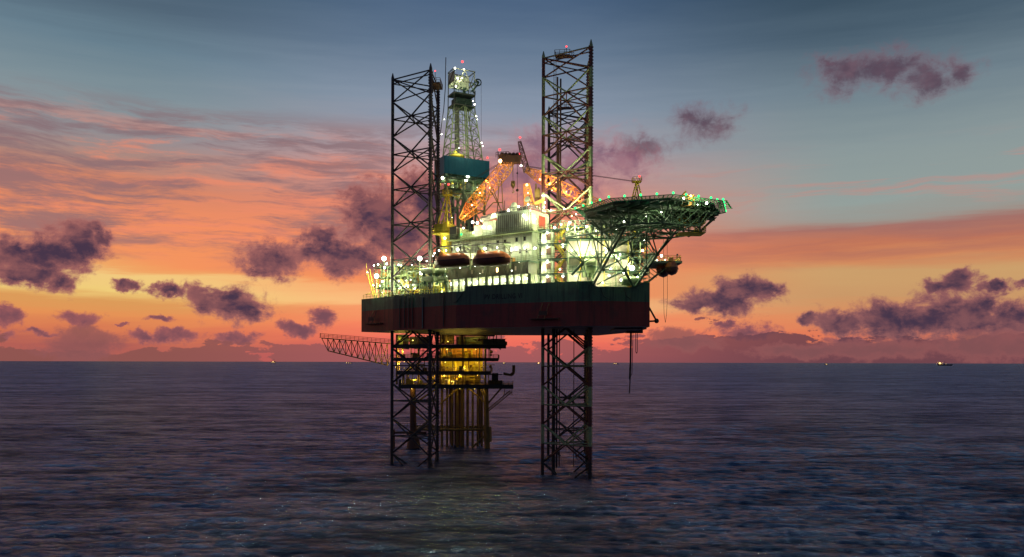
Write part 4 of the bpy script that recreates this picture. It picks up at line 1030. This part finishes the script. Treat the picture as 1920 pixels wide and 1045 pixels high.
# derrick tower
o0 = FD(1.8, 1.1, 0)
def ring(t_, pa=12.3, pb=6.4, qa=6.7, qb=4.6):
    ca, cb = 1.8+pa/2+.0, 1.1+pb/2
    ca2 = ca-.55
    ax, bx = pa+(qa-pa)*t_, pb+(qb-pb)*t_
    cc = ca+(ca2-ca)*t_
    z = 83.2+(104.6-83.2)*t_
    return [FD(cc-ax/2, cb-bx/2, z), FD(cc+ax/2, cb-bx/2, z), FD(cc+ax/2, cb+bx/2, z), FD(cc-ax/2, cb+bx/2, z)]
B4 = ring(0); T4 = ring(1)
for i in range(4):
    m = MB(); m.beam(B4[i], T4[i], .32); m.build('leg', M['lgreen'], dk)
m = MB(); N = 7
for k in range(N):
    A, B = ring(k/N), ring((k+1)/N)
    for i in range(4):
        j = (i+1) % 4; m.tube(B[i], B[j], .12, n=5); mid = (B[i]+B[j])/2; m.tube(A[i], mid, .11, n=5); m.tube(A[j], mid, .11, n=5)
m.build('derrick_bracing', M['lgreen'], dk)
m = MB(); 
for a, r in ((8.3, .25), (8.9, .25), (7.4, .1)): m.tube(FD(a, 1.6, 83), FD(a-1.0, 1.6, 104), r)
m.build('guide_rails', M['lgreen'], dk)
m = MB(); m.tube(FD(6.2, 4.6, 84), FD(6.0, 4.6, 105), .75, n=12); m.build('vent_stack', M['steel'], dk)
# crown section
cz0, cz1 = 104.6, 115.4
C4 = ring(1); 
ctr = (C4[0]+C4[2])/2; FC = Fr(ctr.xy, 27)
m = MB()
for a in (-3.5, 3.5):
    for b in (-2.4, 2.4): m.beam(FC(a, b, cz0-2), FC(a*.96, b*.96, cz1), .26)
for z in (cz0, cz0+3.4, cz0+7.2, cz1):
    for b in (-2.4, 2.4): m.beam(FC(-3.5, b, z), FC(3.5, b, z), .24)
    for a in (-3.5, 3.5): m.beam(FC(a, -2.4, z), FC(a, 2.4, z), .24)
m.tube(FC(0, -2.4, cz1), FC(-2.6, -2.4, cz0+7.0-2), .16); m.tube(FC(0, -2.4, cz1), FC(3.3, -2.4, cz0+4), .16)
m.tube(FC(-3.5, -2.4, cz1-.5), FC(-3.5, 2.4, cz0+7), .12); m.tube(FC(3.5, -2.4, cz1), FC(3.5, 2.4, cz0+7), .12)
m.build('crown_frame', M['grey'], dk)
m = MB(); FC.box(m, -3.4, 3.4, 2.2, 2.35, cz0+6.2, cz1-.3); FC.box(m, -3.4, -3.25, -2.2, 2.2, cz0+7.4, cz1-.4); m.build('crown_panel', M['white'], dk)
m = MB(); FC.box(m, -3.3, 3.3, -2.3, 2.3, cz0, cz0+.2); FC.box(m, -2.6, 2.9, -1.8, 1.8, cz0+.2, cz0+2.3); FC.box(m, -3.6, 3.6, -2.6, 2.6, cz0+3.5, cz0+3.7)
m.rail([FC(-3.6, -2.6, cz0+3.7), FC(3.6, -2.6, cz0+3.7)], 1.1, .8, .06, 3); m.rail([FC(-3.6, -2.6, cz0+.2), FC(3.6, -2.6, cz0+.2)], 1.1, .8, .06, 3)
rq = random.Random(4)
for _ in range(26): a, b, z = rq.uniform(-3, 3), rq.uniform(-2.3, 1.8), rq.uniform(cz0-.6, cz0+5.5); FC.box(m, a, a+rq.uniform(.3, 1), b, b+.5, z, z+rq.uniform(.2, .8))
m.build('crown_machinery', M['dkgreen'], dk)
m = MB(); e = P(896, 155, 233); st_ = FC(2.5, -2.2, e.z)
m.beam(st_+Vector((0, 0, .9)), e+Vector((0, 0, .9)), .3, .25); m.beam(st_-Vector((0, 0, .8)), e-Vector((0, 0, .6)), .4, .4)
for k in range(12):
    a, b = 2*math.pi*k/12, 2*math.pi*(k+1)/12; m.beam(e+Vector((math.cos(a), 0, math.sin(a)))*1.0, e+Vector((math.cos(b), 0, math.sin(b)))*1.0, .35, .3)
m.ball(e, .5); m.build('sheave_arm', M['dkgreen'], dk)
m = MB(); m.tube(e+Vector((1, 0, 0)), P(902.5, 300, 233), .04, n=4); m.build('wire', M['black'], dk)
m = MB(); m.path([P(836, 108, 232), P(835, 165, 232), P(832, 205, 232), P(824, 262, 232), P(820, 300, 232)], .13); m.build('standpipe', M['black'], dk)
for px, py in ((833, 224), (828, 252), (887, 190), (893, 218), (903, 268), (890, 196), (895, 224), (905, 274)): lamp(dk, P(px, py, 231), 42, 'w', .2)
for px, py, pw in ((853, 128, 120), (870, 130, 130), (866, 147, 120), (858, 147, 80), (855, 162, 50)): lamp(dk, P(px, py, 235.5), pw, 'w', .26)
for px, py, pw in ((877, 327, 70), (830, 330, 40), (874, 334, 60)): lamp(dk, FD(0, 0, 0)*0+Vector((P(px, py, 236).x, 236.0, P(px, py+4, 236).z)), pw, 'w', .42)
for px, py in ((850, 350), (895, 352), (872, 375), (835, 345)): lamp(dk, P(px, py, 236.5), 34, 'w', .14)  # lamps added to brighten the substructure columns
lamp(cr1, P(848, 408, 187), 26, 'w', .14); lamp(cr1, P(834, 447, 187.5), 40, 'w', .3)  # lamps added to brighten the port crane
lamp(dk, P(867, 116, 234), 10, 'r', .35, 'beacon'); lamp(dk, P(914, 296, 237), 6, 'r', .28, 'beacon')
m = MB(); c = FD(4.6, 1.8, 88.4); m.ball(c, 2.1, 12, 6, (1.3, .7, .45)); m.ball(c+Vector((-.3, 0, 1.2)), .7, 8, 5); m.build('yellow_cover', M['yellow'], dk)
lamp(dk, FD(4.6, -.6, 90.5), 60, 'w', .14)
ct = thing('cantilever', 'long steel cantilever beams carrying the derrick out over the gas platform', 'cantilever', (-12, 225, 44))
for v_ in (-6, 6):
    m = MB(); a = Vector((-9, 220, 0))+VB*v_; f_ = Fr(a.xy, 117); f_.box(m, -18, 22, -.6, .6, 44.3, 51.5)
    for k in range(20): f_.box(m, -17.5+k*2, -17.3+k*2, -.75, .75, 44.3, 51.5)
    m.build('girder', M['lgreen'], ct)
m = MB(); f_ = Fr((-12, 226), 117); f_.box(m, -14, 14, -8, 8, 51.5, 51.9); f_.box(m, 4, 14, -5, 5, 51.9, 58); m.build('pipe_deck', M['grey'], ct)

# ------------------------------------------------------------ hoses hanging from the hull near the right corner
hz = thing('hanging_hoses', 'bundle of black hoses hanging from the right underside of the hull', 'hoses', P(1185, 622, 185))
for i, pts in enumerate(([(1182, 622), (1181.5, 680), (1180, 712)], [(1184, 622), (1182.5, 690), (1181, 720), (1180, 738)], [(1187, 622), (1186, 660), (1185, 700), (1182, 708), (1180, 690)], [(1192, 624), (1192, 660), (1193.5, 663), (1195, 660), (1195, 624)])):
    m = MB(); m.path([P(x, y, 184+i*.4) for x, y in pts], .14 if i < 2 else .08, 5); m.build('hose', M['black'], hz)
m = MB(); a = P(1178, 622, 184); m.box(a.x-.5, a.x+3.4, 183.4, 185.2, ZB-.8, ZB-.1); m.beam((a.x+2, 184.3, ZB-.2), (a.x+4.4, 184.3, ZB+.3), .3); m.build('hose_saddle', M['rust'], hz)

# ------------------------------------------------------------ gas platform behind the left leg
gp = thing('gas_platform', 'yellow-lit wellhead platform standing in the sea behind the left leg', 'platform', (-17, 238, 0))
DF = 228.0
def X(px, D=DF): return PX(px, D)
def Zy(y, D=DF): return CAMZ+(HY-y)*D/F
def zbox(nm, mt, px0, px1, y0, y1, zt, zb): m = MB(); m.box(X(px0), X(px1), y0, y1, Zy(zb), Zy(zt)); return m.build(nm, M[mt], gp)
# decks: (photo y top, thickness, px0, px1, front depth)
for (yt, yb, a, b, yf, ye) in ((647, 651, 738, 948, 228, 248), (672, 675, 738, 934, 228, 248), (697, 700.5, 744, 920, 227, 248), (722, 726.5, 748, 962, 226, 248)):
    m = MB(); m.box(PX(a, yf), PX(b, yf), yf, ye, Zy(yb, yf), Zy(yt, yf)); 
    for k in range(9): x = PX(a, yf)+(PX(b, yf)-PX(a, yf))*(k+.5)/9; m.beam((x, yf, Zy(yb, yf)-.25), (x, ye, Zy(yb, yf)-.25), .3, .5)
    m.build('deck', M['brass'], gp)
    m = MB(); m.box(PX(a, yf)-.1, PX(b, yf)+.1, yf-.25, yf-.003, Zy(yb, yf)-.45, Zy(yt, yf)+.1); m.build('fascia', M['dkgrey'], gp)
    m = MB(); m.rail([(PX(a, yf), yf, Zy(yt, yf)), (PX(b, yf), yf, Zy(yt, yf)), (PX(b, yf), ye, Zy(yt, yf))], 1.1, 1.4, .06, 3); m.build('handrail', M['brass'], gp)
# walls inside
for nm, mt, a, b, D_, t_, b_ in (('end_wall', 'orange', 828, 905, 233, 654, 672), ('end_wall', 'yellow', 826, 904, 235, 677, 697), ('end_wall', 'brass', 822, 900, 237, 702, 722),
                                 ('cladding', 'lgreen', 742, 766, 230, 628, 650), ('cladding', 'grey', 768, 806, 231, 632, 648), ('cladding', 'brass', 826, 852, 231, 627, 646), ('cladding', 'lgreen', 856, 915, 232, 631, 647)):
    m = MB(); x0, x1 = PX(a, D_), PX(b, D_); m.box(x0, x1, D_, D_+.3, Zy(b_, D_), Zy(t_, D_))
    for k in range(int((x1-x0)/1.2)): m.box(x0+.3+k*1.2, x0+.42+k*1.2, D_-.12, D_, Zy(b_, D_), Zy(t_, D_))
    m.build(nm, M[mt], gp)
rq = random.Random(9)
for k, (zt, zb_) in enumerate(((628, 647), (652, 672), (676, 697), (702, 722))):
    for mt in ('brass', 'yellow', 'dkgrey', 'rust'):
        m = MB()
        for _ in range(13):
            px = rq.uniform(742, 942 if k in (0,) else 925); D_ = rq.uniform(228.6, 232.5); z0_ = Zy(zb_, 228); z1_ = Zy(zt, 228)
            q = rq.random(); x = X(px)
            if q < .4: m.tube((x, D_, z0_), (x, D_, z1_), rq.uniform(.07, .2))
            elif q < .7: z = rq.uniform(z0_+.5, z1_); m.tube((x, D_, z), (x+rq.uniform(1, 5), D_, z), rq.uniform(.07, .16))
            elif q < .88: w = rq.uniform(.5, 1.5); m.box(x, x+w, D_, D_+w, z0_, z0_+rq.uniform(.7, 1.9))
            else: m.ball((x, D_, z0_+rq.uniform(.8, 2)), rq.uniform(.3, .55), 8, 5)
        m.build('equipment', M[mt], gp)
# posts between decks
for px in (744, 785, 826, 868, 910):
    m = MB(); m.tube((PX(px, 229), 229, Zy(722)), (PX(px, 229), 229, Zy(628)), .32, n=8); m.build('post', M['brass'], gp)
# right leg, left leg, rear legs
for px0, px1, D_, r, ybase in ((911, 915, 232, .85, 0), (774, 776, 232, 1.0, 0), (845, 848, 247, .7, 0), (898, 900, 247, .7, 0)):
    m = MB(); m.tube((PX(px1, D_), D_, -6), (PX(px0, D_), D_, Zy(722)), r*1.1, r*.85, n=12)
    if px0 == 774: m.tube((PX(776, D_), D_, -3), (PX(776, D_), D_, 3.0), 2.6, 1.7, n=16); 
    if px0 == 911: m.tube((PX(915, D_), D_, 2.0), (PX(914, D_), D_, 6.5), 1.25, n=12)
    m.build('jacket_leg', M['brass' if px0 > 900 else 'rust'], gp)
for i in range(9):
    px = 829+i*9.6 if i < 8 else 904; m = MB(); D_ = 236+(i % 3)*1.5
    m.tube((PX(px, D_), D_, -4), (PX(px, D_), D_, Zy(722)), [.4, .38, .45, .4, .6, .45, .38, .4, .35][i], n=10); m.build('conductor', M['brass'], gp)
m = MB(); m.tube((PX(858, 240), 240, -4), (PX(858, 240), 240, Zy(722)), 1.0, n=14); m.build('caisson', M['rust'], gp)
m = MB()
zf = Zy(806, 232); zf2 = Zy(812, 232)
for D_ in (232, 242): m.tube((PX(776, D_), D_, zf), (PX(914, D_), D_, zf), .38, n=8)
for px in (780, 826, 870, 912): m.tube((PX(px, 232), 232, zf), (PX(px, 232), 242, zf), .3)
m.rail([(PX(826, 232), 232, zf+.3), (PX(914, 232), 232, zf+.3)], 1.1, 1.2, .06)
m.build('jacket_frame', M['brass'], gp)
m = MB(); ztop = Zy(726)
def gm(x0, y0, x1, y1, r=.26, D_=232): m.tube(P(x0, y0, D_), P(x1, y1, D_), r, n=7)
for q_ in ((914, 758, 940, 728), (913, 758, 878, 728), (826, 758, 858, 728), (914, 812, 885, 840, .3), (912, 750, 900, 726), (775, 758, 820, 728), (775, 812, 826, 770, .25)):
    m = MB(); gm(*q_); m.build('jacket_brace', M['brass'], gp)
m = MB(); gm(776, 770, 830, 812, .25)
m.build('jacket_brace', M['brass'], gp)
m = MB(); m.tube((PX(738, 231), 231, Zy(812, 231)), (PX(800, 231), 231, Zy(812, 231)), .4); m.tube((PX(738, 231), 231, -3), (PX(738, 231), 231, Zy(806, 231)), .5); m.rail([(PX(746, 231), 231, 6.3), (PX(800, 231), 231, 6.3)], 1.2, 1.0, .06)
m.build('boat_landing', M['rust'], gp)
m = MB()
for a, b in (((960, 735), (915, 772)), ((956, 733), (912, 770))):
    m.beam(P(*a, 231), P(*b, 231), .14, .3)
for k in range(16): p_ = P(960, 735, 231).lerp(P(915, 772, 231), k/15); m.tube(p_, p_+Vector((0, 0, 1)), .04, n=4)
m.rail([P(944, 742, 231), P(960, 742, 231)], 1.1, .8, .05); m.tube(P(960, 722, 231), P(960, 742, 231), .1); m.tube(P(946, 722, 231), P(946, 742, 231), .1)
m.build('stair', M['brass'], gp)
m = MB()
for k in (0, 3.2): m.path([P(944, 700+k*.6, 229), P(957+k, 703+k*.3, 229), P(962+k*.6, 699, 229), P(962.3+k*.6, 685, 229)], .3, 8)
m.build('exhaust_pipe', M['brass'], gp)
m = MB(); m.tube((PX(922, 228), 230, Zy(710)), (PX(934, 228), 230, Zy(710)), 1.6, n=14); m.box(X(915), X(942), 229, 236, Zy(721), Zy(714)); m.build('compressor', M['dkgrey'], gp)
m = MB(); m.beam(P(853, 628, 226), P(928, 629, 226), 1.6, .6); m.tube(P(857, 631, 226), P(857, 645, 226), .15); m.tube(P(925, 631, 226), P(925, 645, 226), .15); m.build('gantry_beam', M['black'], gp)
m = MB(); m.box(PX(905, 227), PX(947, 227), 227, 233, Zy(647, 227), Zy(636, 227)); m.build('end_cabin', M['lgreen'], gp)
for px, py, pw in ((744, 660, 160), (750, 668, 140), (756, 661, 120), (748, 684, 140), (758, 680, 140), (742, 690, 100), (750, 640, 40), (774, 640, 20), (757, 717, 70), (776, 714, 60), (798, 716, 50),
                   (838, 657, 130), (868, 656, 130), (892, 657, 120), (835, 681, 150), (855, 692, 220), (872, 693, 200), (895, 682, 120), (833, 706, 150), (847, 717, 200), (862, 705, 150), (879, 717, 120), (895, 705, 110), (840, 642, 30), (890, 638, 40), (826, 705, 80)):
    lamp(gp, P(px, py-1.5, 229.4), pw*1.5, 'y', .13)
for px, D_ in ((772, 230), (834, 230), (862, 230), (890, 230)): lamp(gp, P(px, 729, D_), 80, 'y', .11)
for px, py in ((838, 716), (853, 716)): 
    m = MB(); c = P(px, py, 229); m.tube(c-Vector((0, 0, .9)), c+Vector((0, 0, .3)), .55, n=10); m.tube(c+Vector((0, 0, .3)), c+Vector((0, 0, .6)), .8, n=10); m.build('wellhead', M['cream'], gp)
# flare boom reaching out to the left
fl = thing('flare_boom', 'long tapering lattice boom reaching left from the gas platform over the sea', 'boom', P(735, 650, 231))
m = MB()
tops = [P(600, 634, 231), P(640, 638, 231), P(737, 645, 231)]; Dn = (231, 235)
pts_t = [(603+i*11.2, 634+i*.93) for i in range(13)]; pts_b = [(615+i*11.2, 658+i*2.72) for i in range(11)]
for D_ in Dn:
    for a, b in zip(pts_t, pts_t[1:]): m.beam(P(*a, D_), P(*b, D_), .3)
    for a, b in zip(pts_b, pts_b[1:]): m.tube(P(*a, D_), P(*b, D_), .18)
    for i, b in enumerate(pts_b):
        m.tube(P(*b, D_), P(*pts_t[i], D_), .12, n=5); m.tube(P(*b, D_), P(*pts_t[i+1], D_), .12, n=5)
        if i < 11: m.tube(P(*b, D_), P(*pts_t[min(12, i+2)], D_), .10, n=5)
for a in pts_t: m.tube(P(*a, 231), P(*a, 235), .12, n=5)
for a in pts_b: m.tube(P(*a, 231), P(*a, 235), .12, n=5)
m.build('truss', M['brass'], fl)
m = MB(); m.hexa([P(599, 633.4, 231), P(599, 633.4, 235), P(737, 645, 235), P(737, 645, 231), P(599, 632.8, 231), P(599, 632.8, 235), P(737, 644.4, 235), P(737, 644.4, 231)])
m.rail([P(600, 633, 231), P(737, 644.4, 231)], 1.2, 1.3, .05, 3); m.rail([P(600, 633, 235), P(737, 644.4, 235)], 1.2, 1.3, .05, 3)
m.tube(P(601, 633, 231), P(601, 625, 231), .06); m.build('walkway', M['rust'], fl)

# ------------------------------------------------------------ far platforms and vessels on the horizon
def far_platform(px, w, h, label, flare=0, vessel=False, lights=4):
    D = 7000.0; x = PX(px, D); t = thing('distant_vessel' if vessel else 'distant_platform', label, 'vessel' if vessel else 'platform', (x, D, 0), 'lit installations on the horizon')
    s = D/F; W, H_ = w*s, h*s
    if vessel:
        m = MB(); m.hexa([(x-W*.1, D-8, 0), (x+W*.9, D-8, 0), (x+W*.9, D+8, 0), (x-W*.1, D+8, 0), (x-W*.15, D-10, H_*.28), (x+W, D-10, H_*.28), (x+W, D+10, H_*.28), (x-W*.15, D+10, H_*.28)]); m.build('hull', M['black'], t)
        m = MB(); m.box(x-W*.1, x+W*.12, D-8, D+8, H_*.28, H_*.6); m.tube((x+W*.4, D, H_*.28), (x+W*.4, D, H_), 1.5); m.build('superstructure', M['dkgrey'], t)
    else:
        m = MB()
        for a in (-.4, .4): m.tube((x+W*a, D, -2), (x+W*a, D, H_*.4), 1.5)
        m.build('jacket', M['black'], t)
        m = MB(); m.box(x-W*.5, x+W*.5, D-12, D+12, H_*.35, H_*.6); m.tube((x+W*.1, D, H_*.6), (x+W*.1, D, H_*1.2), 1.2); m.build('topside', M['dkgrey'], t)
    rr = random.Random(int(px)); m = MB()
    for _ in range(lights): m.ball((x+rr.uniform(-.45, .45)*W, D-14, rr.uniform(.35, .75)*H_), s*.35, 6, 4)
    if flare: m.ball((x-W*.05, D-14, H_*.5), s*flare, 8, 5, (1.2, 1, .8))
    m.build('deck_lights', M['flare'], t)
far_platform(513, 7, 8, 'tiny lit platform on the horizon, leftmost of all', .9)
far_platform(655, 11, 5, 'tiny lit platform on the horizon just under the flare boom', .5)
far_platform(945, 5, 5, 'tiny lit platform on the horizon right of the gas platform', .5)
far_platform(1010, 6, 6, 'tiny lit platform on the horizon touching the bow leg\'s left side', 1.1)
far_platform(1155, 10, 4, 'tiny lit platform on the horizon left of the hanging hoses', .4)
far_platform(1549, 5, 4, 'small single light on the horizon halfway to the right edge', .6, lights=2)
far_platform(1762, 24, 9, 'brightly lit vessel on the horizon at the far right', 2.0, vessel=True, lights=7)
for o in bpy.data.objects:
    if '_w' in o.keys(): del o['_w']
